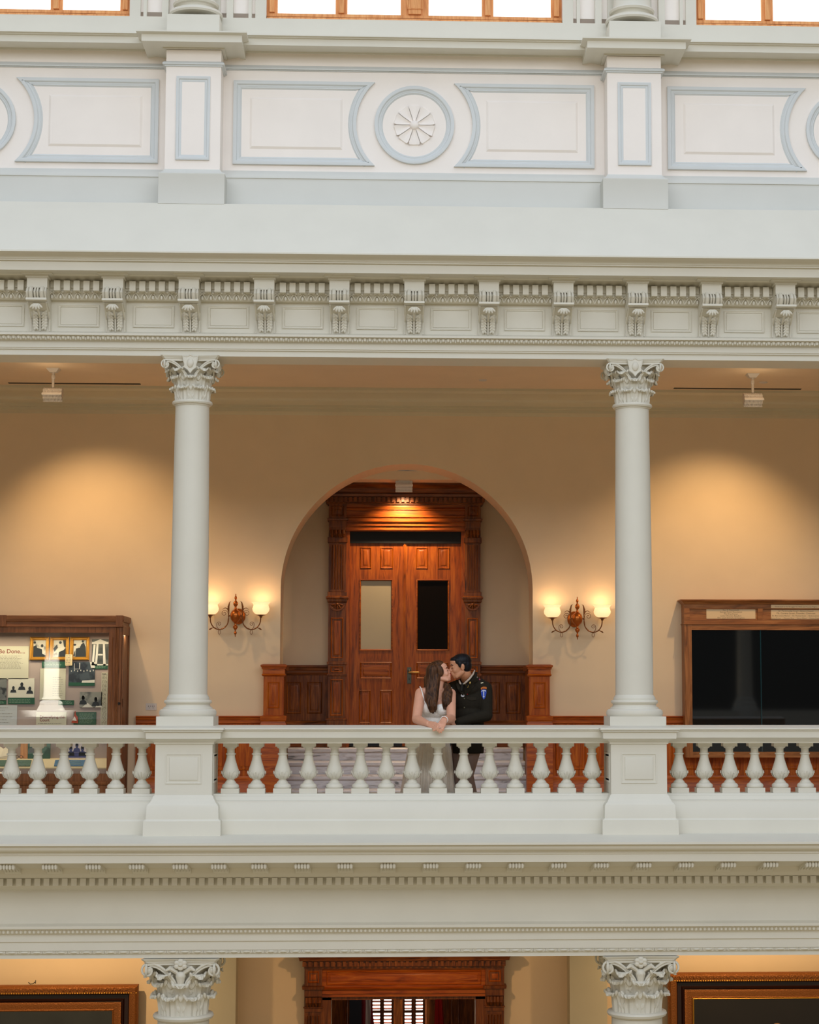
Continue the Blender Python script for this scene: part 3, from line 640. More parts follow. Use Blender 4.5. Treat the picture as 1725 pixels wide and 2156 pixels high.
# lower columns
for s_, nm in ((-2., 'left'), (2., 'right')):
    za_ = Z(2016.5, -.31); zb_ = Z(2137, -.2)
    r_ = thing('lower_corinthian_column', (s_, 0, -5.4), 'large cream Corinthian capital and column at the bottom %s' % nm, 'column', 'large columns of the lower storey')
    MB().lathe(s_, 0, [(.255, -5.4), (.24, -4.5), (.224, zb_-.06)], 56).build('shaft', plaster, r_)
    MB().lathe(s_, 0, [(.222, zb_-.06), (.23, zb_-.055), (.235, zb_-.042), (.256, zb_-.04), (.266, zb_-.02), (.258, zb_-.003), (.235, zb_)], 48).build('necking', plaster, r_)
    for n_, m_ in capital(s_, 0, zb_, za_, .222, .325, 'c', False): m_.build(n_, plaster, r_)
# ------------------------------------------------------------------ marble steps, wainscot, piers
st = thing('marble_staircase', (AX, YB, FZ), 'grey veined marble steps rising through the arch to the double door', 'stairs')
RZ = [-.996, -.85, -.704, -.558, -.412]; YS = [3.92, 4.19, 4.46, 4.73, 5.0]
for i, (z_, y_) in enumerate(zip(RZ, YS)):
    b = MB(); x0, x1 = (-1.375, 1.345) if i else (-1.325, 1.295); yb = YA-.001 if i == 4 else YS[i+1]+.02
    b.box(x0, x1, y_+.035, yb, z_-.146, z_-.05)
    b.xprof(x0, x1, [(y_+.012, z_-.052), (y_+.0, z_-.04), (y_-.002, z_-.016), (y_+.01, z_-.002), (y_+.02, z_), (yb, z_), (yb, z_-.052)])
    b.build('step', MB_, st)
def panel_prof(d=.02): return [(0, 0), (0, -.001), (.012, .0), (.022, -d*.6), (.03, -d), (.034, -d), (.06, -d*.1), (.064, -.002)]
def raised(b, x0, x1, z0, z1, y, d=.018): b.fmould(x0, x1, z0, z1, y, [(0, 0.004), (.006, .009), (.012, .004), (.018, -.004), (.024, -.006), (.045, .007), (.05, .007)], True)
def wains(nm, xa, xb, n, mA, mB):
    t = struct(MB().box(xa, xb, 3.965, 4.0, FZ, Z(1512, 3.96)).build(nm, mA))
    zt_ = Z(1507, 3.95)
    MB().xprof(xa, xb, [(4.0, zt_), (3.93, zt_), (3.925, zt_-.012), (3.94, zt_-.02), (3.95, zt_-.045), (3.945, zt_-.05), (3.945, zt_-.08), (3.963, zt_-.09), (4.0, zt_-.09)]).build('chair_rail', mB, t)
    zc_, zd_ = zt_-.13, Z(1621, 3.96); w_ = (xb-xa)/n
    for k in range(n):
        b = MB(); raised(b, xa+w_*k+.045, xa+w_*(k+1)-.045, zd_, zc_, 3.965); b.build('panel', mA, t)
    b = MB(); z1 = Z(1634, 3.95)
    b.xprof(xa, xb, [(3.97, z1), (3.955, z1), (3.95, z1-.02), (3.94, z1-.03), (3.94, z1-.1), (3.93, z1-.12), (3.93, FZ), (3.97, FZ)]); b.build('skirting', mB, t)
XL0, XL1 = -2.98, -1.60; XR0, XR1 = 1.585, 6.3
wains('baseboard_left', XL0, XL1, 4, oakred, oakredx); wains('baseboard_right', XR0, XR1, 11, oakred, oakredx)
for s_, nm in ((-1, 'left'), (1, 'right')):
    xa, xb = (-1.585, -1.365) if s_ < 0 else (1.335, 1.56); zt_ = .525
    r_ = thing('newel_pier', ((xa+xb)/2, 3.9, FZ), 'red-brown oak panelled pier at the %s foot of the arch' % nm, 'pier', 'oak piers flanking the steps')
    MB().box(xa, xb, 3.87, 3.999, FZ+.001, zt_-.1).build('post', oakred, r_)
    MB().rect(xa, xb, 3.87, 3.964, [(0, zt_-.13), (.012, zt_-.125), (.022, zt_-.112), (.012, zt_-.1), (.01, zt_-.052), (.02, zt_-.048), (.022, zt_-.03), (.034, zt_-.02), (.034, zt_-.004), (.01, zt_+.004)]).build('cap', oakredx, r_)
    b = MB(); raised(b, xa+.045, xb-.045, Z(1491, 3.87), Z(1436, 3.87), 3.87); b.build('panel', oakred, r_)
    zb_ = Z(1507, 3.85)
    MB().rect(xa, xb, 3.87, 3.964, [(.03, FZ+.001), (.03, zb_-.09), (.018, zb_-.06), (.03, zb_-.05), (.034, zb_-.005), (.02, zb_), (0, zb_+.005)]).build('base', oakredx, r_)
    # inner wainscot on the reveal
    xi = AX+s_*AR; xo = xi-s_*.045
    r2 = struct(MB().box(min(xi, xo)+.001, max(xi, xo)-.001, 4.004, YB+TH, FZ, zt_-.06).build('trim_arch_wainscot_'+nm, oak))
    MB().box(min(xi, xo-s_*.02), max(xi, xo-s_*.02), 4.004, YB+TH+.02, zt_-.06, zt_-.0).build('chair_rail', oakx, r2)
# ------------------------------------------------------------------ alcove wainscot
YW = YA-.06
def rx(a, b_, y, Y): return Xc(a, y, Y), Xc(b_, y, Y)
for nm, xa, xb in (('left', 590, 690), ('right', 1013, 1135)):
    a0, a1 = rx(xa, xb, 1450, YW); zt_ = Z(1400.5, YW)
    t = struct(MB().box(a0, a1, YW, YA+.001, RZ[4], zt_-.01).build('trim_alcove_wainscot_'+nm, oak))
    MB().xprof(a0, a1, [(YA, zt_), (YW-.05, zt_), (YW-.05, zt_-.02), (YW-.03, zt_-.03), (YW-.025, zt_-.06), (YW-.012, zt_-.065), (YW-.012, zt_-.09), (YW-.02, zt_-.1), (YW-.005, zt_-.12), (YA, zt_-.12)]).build('chair_rail', oakx, t)
    zb_ = Z(1517, YW); MB().xprof(a0, a1, [(YA, zb_), (YW-.01, zb_), (YW-.02, zb_-.02), (YW-.03, zb_-.03), (YW-.03, RZ[4]), (YA, RZ[4])]).build('skirting', oakx, t)
    for pa, pb in (((603.5, 634), (647, 678.5)) if nm == 'left' else ((1023, 1053), (1065, 1096))):
        b = MB(); x0, x1 = rx(pa, pb, 1470, YW); raised(b, x0, x1, Z(1502.5, YW), Z(1436, YW), YW); b.build('panel', oak, t)
# ------------------------------------------------------------------ door surround in the alcove
def zD(y, Y): return Z(y, Y, 855)
YD = YA-.16
sr = thing('door_surround', (-.035, YD, RZ[4]), 'tall carved oak surround with dentil cornice around the double door', 'door surround')
YP = YD-.02
for s_, xa, xb in ((-1, 691.5, 728.5), (1, 979, 1012)):
    x0, x1 = rx(xa, xb, 1300, YP); zt_ = zD(1111, YP)
    b = MB(); b.box(x0, x1, YP, YA, RZ[4]+.001, zt_)
    b.rect(x0, x1, YP, YA, [(.012, RZ[4]+.001), (.012, zD(1517, YP)), (.02, zD(1516, YP)), (.02, zD(1513.5, YP)), (0, zD(1512, YP))])
    b.rect(x0, x1, YP, YA, [(.0, zD(1400, YP)), (.012, zD(1399, YP)), (.012, zD(1394, YP)), (0, zD(1393, YP))])
    b.rect(x0, x1, YP, YA, [(.0, zD(1424, YP)), (.01, zD(1422.5, YP)), (.01, zD(1419, YP)), (0, zD(1418, YP))])
    b.rect(x0, x1, YP, YA, [(.0, zD(1269, YP)), (.014, zD(1267, YP)), (.016, zD(1262, YP)), (.03, zD(1260, YP)), (.03, zD(1257, YP)), (.012, zD(1255, YP)), (.012, zD(1247, YP)), (0, zD(1246, YP))])
    b.rect(x0, x1, YP, YA, [(.0, zD(1143, YP)), (.014, zD(1142, YP)), (.014, zD(1132, YP)), (0, zD(1131, YP))])
    b.build('pilaster', oak, sr)
    b = MB(); raised(b, x0+.03, x1-.03, zD(1507, YP), zD(1430, YP), YP); raised(b, x0+.03, x1-.03, zD(1415.5, YP), zD(1403, YP), YP); raised(b, x0+.03, x1-.03, zD(1386, YP), zD(1301, YP), YP)
    b.build('raised_panel', oakdoor, sr)
    b = MB(); w_ = (x1-x0-.05)/5
    for k in range(5): b.fmould(x0+.025+w_*k+.004, x0+.025+w_*(k+1)-.004, zD(1243, YP), zD(1147, YP), YP, [(0, .012), (.006, .012), (.012, .001)])
    b.box(x0+.02, x1-.02, YP-.012, YP, zD(1246, YP), zD(1243.5, YP)); b.build('fluting', oak, sr)
    b = MB(); cx_ = (x0+x1)/2; cz_ = zD(1271, YP); R = (x1-x0)*.46
    b.sweep([(cx_+R*math.cos(a), cz_+R*.95*math.sin(a)) for a in [PI+PI*i/14 for i in range(15)]], YP, [(0, 0), (0, .022), (.02, .022), (.03, .012)], True)
    for i in range(5):
        a = PI+PI*(i+.5)/5; b.ell((cx_+R*.5*math.cos(a), YP-.014, cz_+R*.48*math.sin(a)), .012, .014, R*.34, 8, 5, Matrix.Rotation(-(a-PI*1.5), 3, 'Y'))
    b.ell((cx_, YP-.014, cz_-.01), .02, .018, .02); b.build('carved_fan', oakx, sr)
    b = MB()                                                 # small bracket with knobs at the capital
    b.box(x0+.004, x1-.004, YP-.05, YP, zD(1117, YP), zD(1111, YP))
    for k in range(4): b.tube([(x0+.035+k*(x1-x0-.07)/3, YP-.045, zD(1117, YP)), (x0+.035+k*(x1-x0-.07)/3, YP-.05, zD(1124, YP)), (x0+.035+k*(x1-x0-.07)/3, YP-.012, zD(1131, YP))], [.02, .022, .012], 8)
    b.build('ribbed_capital', oak, sr)
    b = MB(); b.rect(x0, x1, YP-.06, YA, [(-.002, zD(1111, YP)), (.0, zD(1108, YP)), (.0, zD(1098, YP)), (.018, zD(1097, YP)), (.022, zD(1093.5, YP)), (.0, zD(1092.5, YP)), (.0, zD(1063, YP))])
    b.build('corner_block', oak, sr)
    b = MB(); raised(b, x0+.03, x1-.03, zD(1088, YP), zD(1067, YP), YP-.06); b.build('block_panel', oak, sr)
xa, xb = rx(727, 980, 1100, YP); zt_ = zD(1063, YP)
fr = [(YP+.02, zD(1118.5, YP)), (YP-.01, zD(1118.5, YP)), (YP-.02, zD(1116, YP)), (YP-.012, zD(1115.5, YP)), (YP-.012, zD(1108, YP)), (YP-.03, zD(1107.5, YP)), (YP-.03, zD(1101, YP)), (YP-.05, zD(1100, YP)), (YP-.055, zD(1098.5, YP)), (YP-.035, zD(1097.5, YP)), (YP-.035, zD(1091, YP)), (YP-.05, zD(1089.5, YP)), (YP-.05, zD(1087, YP)), (YP-.035, zD(1085.5, YP)), (YP-.035, zD(1075.5, YP)), (YP-.05, zD(1074, YP)), (YP-.05, zD(1072, YP)), (YP-.035, zD(1069, YP)), (YP-.035, zt_)]
MB().xprof(xa, xb, fr+[(YA, zt_), (YA, fr[0][1])]).build('lintel', oakdoorx, sr)
xa, xb = rx(689, 1016, 1060, YP); Yc = YP-.06
MB().rect(xa, xb, Yc, YA-.001, [(0, zt_-.001), (0, zD(1061, YP)), (.012, zD(1060, YP)), (.012, zD(1048.5, YP)), (.05, zD(1047.5, YP)), (.055, zD(1042, YP)), (.04, zD(1041, YP)), (.07, zD(1034, YP)), (.11, zD(1026, YP)), (.14, zD(1024, YP)), (.14, zD(1018, YP)), (.15, zD(1016, YP)), (.15, zD(1013.5, YP)), (.1, zD(1012.5, YP))]).build('cornice', oakx, sr)
b = MB(); k = 0; x = xa-.0
while x < xb+.01: b.box(x-.017, x+.017, Yc-.045, Yc-.008, zD(1058.5, YP), zD(1048.6, YP)); x += .0555
b.build('dentil_row', oak, sr)
for s_, a_, b_ in ((-1, 728, 736), (1, 971, 980)):
    x0, x1 = rx(a_, b_, 1300, YD+.02); MB().box(x0, x1, YD+.005, YA-.001, RZ[4]+.001, zD(1118, YD)).build('jamb', oakdoor, sr)
x0, x1 = rx(735, 972, 1130, YD+.05)
MB().box(x0, x1, YD+.06, YA-.001, zD(1144, YD+.06), zD(1117, YD+.06)).build('transom_bar', black, sr)
# door leaves
YL = YD+.085
def leafdoor(nm, xa, xb, tops, gl, low, bots, gm, k):
    x0, x1 = rx(xa, xb, 1300, YL); z0_, z1_ = RZ[4]+.012, zD(1144, YL)
    g0, g1 = rx(*gl, 1300, YL); gz0, gz1 = zD(1368, YL), zD(1222, YL)
    b = MB(); y1 = YL+.05
    b.box(x0, g0, YL, y1, z0_, z1_).box(g1, x1, YL, y1, z0_, z1_).box(g0, g1, YL, y1, gz1, z1_).box(g0, g1, YL, y1, z0_, gz0)
    o = struct(b.build(nm, oakdoor))
    for t in tops: q0, q1 = rx(*t, 1180, YL); m_ = MB(); raised(m_, q0, q1, zD(1197.5, YL), zD(1152.5, YL), YL); m_.build('upper_panel', oakdoor, o)
    m_ = MB(); q0, q1 = rx(*low, 1400, YL); raised(m_, q0, q1, zD(1429, YL), zD(1394, YL), YL); m_.build('lock_panel', oakdoorx, o)
    for t in bots: q0, q1 = rx(*t, 1480, YL); m_ = MB(); raised(m_, q0, q1, zD(1523, YL), zD(1453, YL), YL); m_.build('lower_panel', oakdoor, o)
    m_ = MB(); m_.fmould(g0-.012, g1+.012, gz0-.012, gz1+.012, YL, [(0, 0), (0, .008), (.008, .01), (.016, .002), (.018, -.02)]); m_.build('glazing_bead', oakdoorx, o)
    MB().box(g0-.001, g1+.001, YL+.02, YL+.026, gz0-.001, gz1+.001).build('pane', gm, o)
    MB().box(x0+.01, x1-.01, YL-.004, YL+.001, z0_, zD(1562, YL)).build('kick_plate', black, o)
    return o
dglass = mat('dark_door_glass', (16, 10, 7), .06, spec=.4)
leafdoor('door_1', 736, 849.5, ((758.5, 782), (801, 828)), (759, 825), (758.5, 825), ((756, 780.5), (800, 826)), frosted, 0)
d2 = leafdoor('door_2', 853.5, 971.5, ((876, 901), (922, 947)), (879, 944), (877, 944), ((877, 902), (921, 946)), dglass, 1)
x0, x1 = rx(848.5, 855, 1300, YL); 
b = MB(); b.box(x0, x1, YL-.012, YL, RZ[4]+.012, zD(1143, YL)); b.tube([((x0+x1)/2, YL-.012, RZ[4]+.02), ((x0+x1)/2, YL-.012, zD(1144, YL))], .009, 8); b.build('astragal', oakdoor, d2)
p0 = P(862, 1422, YL-.006)
b = MB(); b.rect(p0.x-.024, p0.x+.024, YL-.012, YL, [(0, p0.z-.095), (0, p0.z+.095)]); b.ell((p0.x, YL-.014, p0.z+.05), .021, .016, .021, 14, 8); b.ell((p0.x, YL-.014, p0.z-.04), .008, .006, .012); b.build('handle_plate', pewter, d2)
MB().tube([(p0.x, YL-.01, p0.z+.035), (p0.x, YL-.05, p0.z+.035), (p0.x+.02, YL-.055, p0.z+.036), (p0.x+.115, YL-.055, p0.z+.034)], [.011, .011, .010, .009], 10).build('lever', mat('worn_brass_lever', (176, 132, 70), .35, metal=.7), d2)
# ------------------------------------------------------------------ spot lamps on the ceilings
def lamp(x, yc, yh, Yc, zc_, label, k=1.0):
    a = P(x, yc, Yc); r_ = thing('spot_lamp', (a.x, Yc, zc_), label, 'lamp', 'white louvred spot lamps')
    b = MB(); b.rect(a.x-.035*k, a.x+.035*k, Yc-.035, Yc+.035, [(0, zc_-.04), (.03, zc_-.004), (.03, zc_)]); b.build('canopy', lampwhite, r_)
    zh = P(x, yh, Yc).z
    MB().cap((a.x, Yc, zc_-.035), (a.x, Yc, zh+.075), .014, .014, 10).cap((a.x, Yc, zc_-.075), (a.x, Yc, zc_-.095), .02, .02, 10).build('stem', lampwhite, r_)
    w_ = .098*k; b = MB()
    tl = math.radians(38)
    rot = Matrix.Rotation(-tl, 3, 'X'); c0 = Vector((a.x, Yc, zh))
    def rbox(b, x0, x1, y0, y1, z0, z1):
        m_ = MB().box(x0, x1, y0, y1, z0, z1); b.add([c0+rot @ Vector(v) for v in m_.v], m_.f)
    # body: arched hood, open side with louvre points at the wall side / below
    m_ = MB(); pr = [(-.045, -.05)]+[(.055*math.cos(PI-PI*i/10)*.9+.005, .02+.055*math.sin(PI*i/10)) for i in range(11)]+[(.055, -.05)]
    m_.xprof(-w_, w_, pr); b.add([c0+rot @ Vector(v) for v in m_.v], m_.f); b.build('housing', lampwhite, r_)
    b = MB()
    for i in range(13):
        xx = -w_+.012+(2*w_-.024)*i/12; rbox(b, xx-.003, xx+.003, -.055, .05, -.07, -.05); rbox(b, xx-.0035, xx+.0035, -.052, -.044, -.05, .03)
    for yy in (-.05, 0, .047): rbox(b, -w_, w_, yy-.003, yy+.003, -.07, -.05)
    rbox(b, -w_, w_, -.053, -.043, -.0, .008)
    rbox(b, -w_-.004, w_+.004, -.06, -.05, -.072, -.045)
    b.build('louvre', louver, r_)
    return c0
L1 = lamp(112.5, 781, 829, 2.45, CEIL, 'white louvred spot lamp hanging left of the left column')
L2 = lamp(1585, 794, 840, 2.45, CEIL, 'white louvred spot lamp hanging right of the right column')
L3 = lamp(851, 985, 1021, 4.76, AC, 'white louvred spot lamp hanging inside the arch above the double door')
for x0, x1, y, nm in ((18, 296, 806.5, 'left'), (1419, 1687, 817.5, 'right')):
    Yt = 2.9; a, c = P(x0, y-1.5, Yt), P(x1, y+1.5, Yt)
    while P(x0, y, Yt).z < CEIL-.002: Yt += .01
    a, c = P(x0, y, Yt), P(x1, y, Yt)
    o = MB().box(a.x, c.x, Yt-.03, Yt+.03, CEIL-.004, CEIL).build('air_slot', black, origin=((a.x+c.x)/2, Yt, CEIL)); tag(o, 'long thin dark air slot in the ceiling behind the %s spot lamp' % nm, 'air slot', 'ceiling air slots')
for x, y, nm in ((1608, 805, 'right of the right spot lamp'), (1017, 800, 'midway between the columns')):
    Yt = 2.2
    while P(x, y, Yt).z < CEIL-.002: Yt += .01
    a = P(x, y, Yt); o = MB().lathe(a.x, Yt, [(.03, CEIL-.012), (.042, CEIL-.006), (.045, CEIL)], 20).build('ceiling_sensor', lampwhite, origin=(a.x, Yt, CEIL)); tag(o, 'tiny round ceiling sensor '+nm, 'sensor', 'ceiling sensors')
# ------------------------------------------------------------------ wall sconces
def sconce(px, py, nm):
    c = P(px, py, YB); Ys = YB-.16; X, Zc = c.x, c.z
    r_ = thing('wall_sconce', (X, YB, Zc), 'lit two-arm copper wall sconce with opal shades, %s' % nm, 'wall lamp', 'copper wall sconces')
    MB().lathe(0, 0, [(.0, 0), (.075, .0), (.072, .02), (.05, .035), (.02, .04), (.0, .04)], 28, False).build('backplate', brass, r_)
    bp = r_.children[0]; bp.data.transform(Matrix.Rotation(PI/2, 4, 'X')); bp.data.transform(Matrix.Translation((X-bp.data.vertices[0].co.x*0, 0, 0)))
    bp.data.transform(Matrix.Translation((-X, 0, 0))) ; bp.location = (0, 0, 0)
    # rebuilt cleanly in local space below
    me = bp.data; 
    bm_ = bmesh.new(); m2 = MB(); m2.ell((0, -.02, 0), .078, .03, .09, 24, 12); bm_.free()
    bpy.data.objects.remove(bp)
    MB().ell((X+(-.02 if X > 0 else .02), YB-.018, Zc), .078, .03, .088, 24, 12).cap((X, YB-.02, Zc), (X, Ys, Zc), .016, .016).build('backplate', brass, r_)
    s = .105
    MB().ell((X, Ys, Zc), .058, .058, .074, 28, 16).lathe(X, Ys, [(.03, Zc+.06), (.016, Zc+.075), (.012, Zc+.09), (.01, Zc+.1), (.018, Zc+.11), (.027, Zc+.13), (.026, Zc+.145), (.013, Zc+.162), (.007, Zc+.175), (.012, Zc+.185), (.016, Zc+.196), (.011, Zc+.21), (.005, Zc+.22), (.006, Zc+.235), (.001, Zc+.245)], 20
        ).lathe(X, Ys, [(.001, Zc-.232), (.006, Zc-.222), (.005, Zc-.21), (.014, Zc-.196), (.016, Zc-.185), (.009, Zc-.17), (.006, Zc-.16), (.014, Zc-.148), (.027, Zc-.128), (.026, Zc-.115), (.012, Zc-.1), (.01, Zc-.085), (.03, Zc-.062)], 20).build('centre_ball', brass, r_)
    for sd in (-1, 1):
        def V(a, b_, dy=0): return (X+sd*a, Ys+dy, Zc+b_)
        arm = []; n = 18
        for i in range(n+1):
            a = PI*(1.0+i/n); arm.append(V(.18+.095*math.cos(a) if False else .175+.1*math.cos(a), -.035+.115*math.sin(a)))
        arm = [V(.045, 0), V(.075, .0)]+arm[0:]+[V(.277, .0), V(.28, .012)]
        ar = MB().tube(arm, .0062, 8); ar.ell(V(.072, 0), .011); ar.tube([V(.08, -.03), V(.086, -.09), V(.13, -.135), V(.155, -.14)], .004, 6); ar.build('arm', brasst, r_)
        sc2 = MB()
        def spiral(c0, c1, r, st, turns, rr, dirn=1): 
            return [V(c0+r*(1-i/30.)*math.cos(st+dirn*turns*2*PI*i/24), c1+r*(1-i/30.)*math.sin(st+dirn*turns*2*PI*i/24)) for i in range(25)]
        sc2.tube([V(.078, .01), V(.085, .04), V(.1, .055)]+spiral(.122, .028, .032, PI*.62, 1.3, .003, -1), .003, 6)
        sc2.tube([V(.178, -.15), V(.2, -.125), V(.205, -.1)]+spiral(.178, -.088, .026, 0, 1.35, .003, 1), .003, 6)
        sc2.tube([V(.074, .0), V(.073, .05), V(.078, .1), V(.066, .15), V(.05, .158)], [.004, .006, .012, .006, .002], 6)
        sc2.tube([V(.075, .04), V(.09, .08), V(.115, .088), V(.145, .07)], [.003, .006, .004, .002], 6)
        sc2.tube([V(.21, -.135), V(.245, -.13), V(.275, -.145), V(.288, -.155)], [.003, .003, .009, .002], 6)
        lp = [V(.175+.013*math.sin(2*PI*i/14), -.178+.024*math.cos(2*PI*i/14)) for i in range(14)]; sc2.tube(lp, .0028, 6, True)
        sc2.build('scrollwork', brasst, r_)
        cx_ = X+sd*.277; zs = Zc+.01
        MB().lathe(cx_, Ys, [(.012, zs-.03), (.016, zs-.015), (.03, zs-.006), (.05, zs-.002), (.053, zs+.003), (.04, zs+.004)], 24).build('shade_gallery', brasst, r_)
        pr = [(.04, zs+.003), (.07, zs+.018), (.09, zs+.045), (.094, zs+.07), (.086, zs+.095), (.08, zs+.11), (.09, zs+.13), (.102, zs+.142)]
        sh = MB(); seg = 40; vs = []
        for r__, z_ in pr:
            for j in range(seg): a = 2*PI*j/seg; q = r__*(1+(.03*math.cos(8*a) if z_ > zs+.12 else 0)); vs.append((cx_+q*math.cos(a), Ys+q*math.sin(a), z_))
        m_ = len(pr); sh.add(vs, [(seg*i+j, seg*i+(j+1) % seg, seg*i+seg+(j+1) % seg, seg*i+seg+j) for i in range(m_-1) for j in range(seg)]); sh.build('glass_shade', opal, r_)
        MB().ell((cx_, Ys, zs+.075), .032, .032, .038, 16, 10).build('bulb', mat('bright_bulb', (255, 250, 235), .4, emit=(255, 240, 210), es=4), r_)
    return [(X-.277, Ys, Zc+.17), (X+.277, Ys, Zc+.17)]
SC = sconce(498.5, 1298, 'right of the left column')+sconce(1213, 1304, 'left of the right column')
# power outlet
a, c = P(307, 1495, YB-.006), P(330, 1481, YB-.006)
o = MB().rect(a.x, c.x, YB-.008, YB, [(0, a.z), (0, c.z)]).build('power_outlet', lampwhite, origin=(a.x, YB, a.z)); tag(o, 'white power outlet plate on the wall left of the left column', 'outlet')
for k in (.32, .68):
    xx = a.x+(c.x-a.x)*k; zz_ = (a.z+c.z)/2; MB().box(xx-.012, xx-.008, YB-.0095, YB-.007, zz_-.002, zz_+.012).box(xx+.008, xx+.012, YB-.0095, YB-.007, zz_-.002, zz_+.012).box(xx-.003, xx+.003, YB-.0095, YB-.007, zz_-.016, zz_-.01).build('socket', black, o)
# ------------------------------------------------------------------ left display case
ink = mat('dark_ink', (60, 58, 52), .6); redink = mat('dark_red_ink', (132, 58, 44), .6); greyink = mat('grey_ink', (128, 124, 108), .6); paleink = mat('pale_green_ink', (150, 176, 150), .6)
sage = mat('sage_paper', (206, 204, 178), .6); green = mat('green_caption_card', (24, 84, 58), .5); blue = mat('blue_caption_card', (16, 98, 138), .5)
YF = 3.47; Y1 = 3.88
xr = Xc(256.5, 1400, YF); xl = -5.75; zt_ = Z(1296, YF, 150); zb_ = FZ+.001
case = thing('display_case', ((xr+xl)/2, 3.7, FZ), 'tall brown wooden glass-fronted display case full of pictures, left of the left column', 'display case')
g0, g1 = xl+.16, Xc(227.5, 1450, YF); gz1, gz0 = Z(1332, YF, 150), Z(1629, YF, 150)
b = MB(); b.box(g1, xr, YF, YF+.09, zb_, zt_-.12).box(xl, g0, YF, YF+.09, zb_, zt_-.12).box(g0, g1, YF, YF+.05, gz1, zt_-.1).box(g0, g1, YF, YF+.06, zb_, gz0)
b.rect(g0-.02, g1+.02, YF-.012, YF+.01, [(0, gz0-.12), (.01, gz0-.1), (.01, gz0-.085), (0, gz0-.08)]); b.build('front_frame', walnut, case)
b = MB(); xm = (g1+xr)/2
for k in (-.028, 0, .028): b.tube([(xr-.055+k*.5, YF-.004, zb_+.1), (xr-.055+k*.5, YF-.004, zt_-.13)], .007, 8)
b.tube([(g1+.04, YF-.002, gz0), (g1+.04, YF-.002, gz1-.05)], .006, 6); b.build('reeding', walnut, case)
b = MB(); b.rect(xl, xr, YF, 3.998, [(0, zt_-.125), (.012, zt_-.12), (.006, zt_-.1), (0, zt_-.098), (0, zt_-.07), (.012, zt_-.065), (.018, zt_-.05), (.018, zt_-.004), (.01, zt_)]); b.build('cornice', walnutx, case)
b = MB(); b.rect(xr-.07, xr+.004, YF-.022, YF+.06, [(0, zt_-.12), (0, zt_+.002)])
xm = Xc(6, 1300, YF); b.rect(xm-.05, xm+.04, YF-.022, YF, [(0, zt_-.12), (0, zt_+.002)]); b.build('corner_block', walnut, case)
b = MB(); b.box(xr-.02, xr, YF+.09, 3.998, zb_, zt_-.11); b.box(xr-.004, xr+.01, YF+.0, YF+.07, zb_, zt_-.12).box(xr-.004, xr+.01, 3.93, 3.998, zb_, zt_-.12).box(xr-.004, xr+.01, YF+.07, 3.93, zt_-.2, zt_-.12)
b.box(xr, xr+.02, YF+.02, YF+.07, Z(1488, YF), Z(1472, YF)); b.build('side_panel', walnut, case)
b = MB(); zz_ = Z(1481, YF, 250); b.tube([(xr-.02, YF+.01, zz_), (xr-.02, YF-.016, zz_)], .013, 14); b.build('lock', black, case)
MB().box(xl+.02, xr-.02, Y1+.03, Y1+.05, gz0, gz1+.03).build('back_panel', mat('grey_beige_case_lining', (176, 160, 150), .7), case)
shelfz = Z(1598, 3.62, 120)
b = MB(); b.xprof(g0, g1+.01, [(YF+.05, gz0+.062), (YF+.05, gz0+.05), (Y1+.03, gz0+.05), (Y1+.03, shelfz), (YF+.16, shelfz)]); b.build('sloping_desk', mat('pale_yellow_case_shelf', (236, 212, 160), .6), case)
MB().box(g0, g1+.01, YF+.055, YF+.065, gz0-.0, gz0+.058).build('front_lip', mat('dusty_pink_card', (186, 160, 140), .7), case)
MB().box(g0, g1, YF+.02, YF+.026, gz0, gz1).build('case_glass', clear, case)
YI = Y1+.028
def card(nm, px, m, label, cat, grp=None, Y=YI, th=.008, lift=0):
    x0, y0, x1, y1 = px; a, c = P(x0, y1, Y), P(x1, y0, Y)
    o = MB().box(a.x, c.x, Y-th-lift, Y-lift, a.z, c.z).build(nm, m, origin=((a.x+c.x)/2, Y-lift, a.z)); tag(o, label, cat, grp); o['r'] = (a.x, c.x, a.z, c.z, Y-th-lift); return o
def lines(o, n, m, f0=.08, f1=.92, top=.06, bot=.06, h=.35, jit=.12, nm='text_lines', x0f=None):
    xa, xb, za, zb2, Y = o['r']; w_ = xb-xa; H = zb2-za; b = MB(); hh = H*(1-top-bot)/n
    for i in range(n):
        zc_ = zb2-H*top-hh*(i+.5); x = xa+w_*f0; xe = xa+w_*(f1-random.random()*jit)
        while x < xe:
            l = random.uniform(.008, .035)*1.0; b.box(x, min(x+l, xe), Y-.0008, Y, zc_-hh*h/2, zc_+hh*h/2); x += l+.007
    b.build(nm, m, o)
def done(o):
    if 'r' in o: del o['r']
    return o
def sil(o, items, m, nm='figures'):
    """flat printed shapes: list of polygons in unit coordinates of the picture"""
    xa, xb, za, zb2, Y = o['r']; b = MB()
    for poly in items: b.yprism([(xa+(xb-xa)*u, za+(zb2-za)*v) for u, v in poly], Y-.0012, Y)
    b.build(nm, m, o)
def blob(u, v, ru, rv, n=12): return [(u+ru*math.cos(2*PI*i/n), v+rv*math.sin(2*PI*i/n)) for i in range(n)]
def bust(u, v, s_, asp=1.0): return [blob(u, v+s_*.9, s_*.42/asp*1.0, s_*.55), [(u-s_*1.0/asp, v-s_*.5), (u-s_*.75/asp, v+s_*.25), (u-s_*.2/asp, v+s_*.45), (u+s_*.2/asp, v+s_*.45), (u+s_*.75/asp, v+s_*.25), (u+s_*1.0/asp, v-s_*.5)]]
white_ = mat('photo_white', (224, 222, 208), .5); dark_ = mat('photo_black', (34, 42, 46), .45); mid_ = mat('photo_grey', (108, 112, 108), .5)
o = card('text_panel', (-52, 1360.5, 61.4, 1430), sage, 'large sage text panel headed in red, top left of the left case', 'text panel')
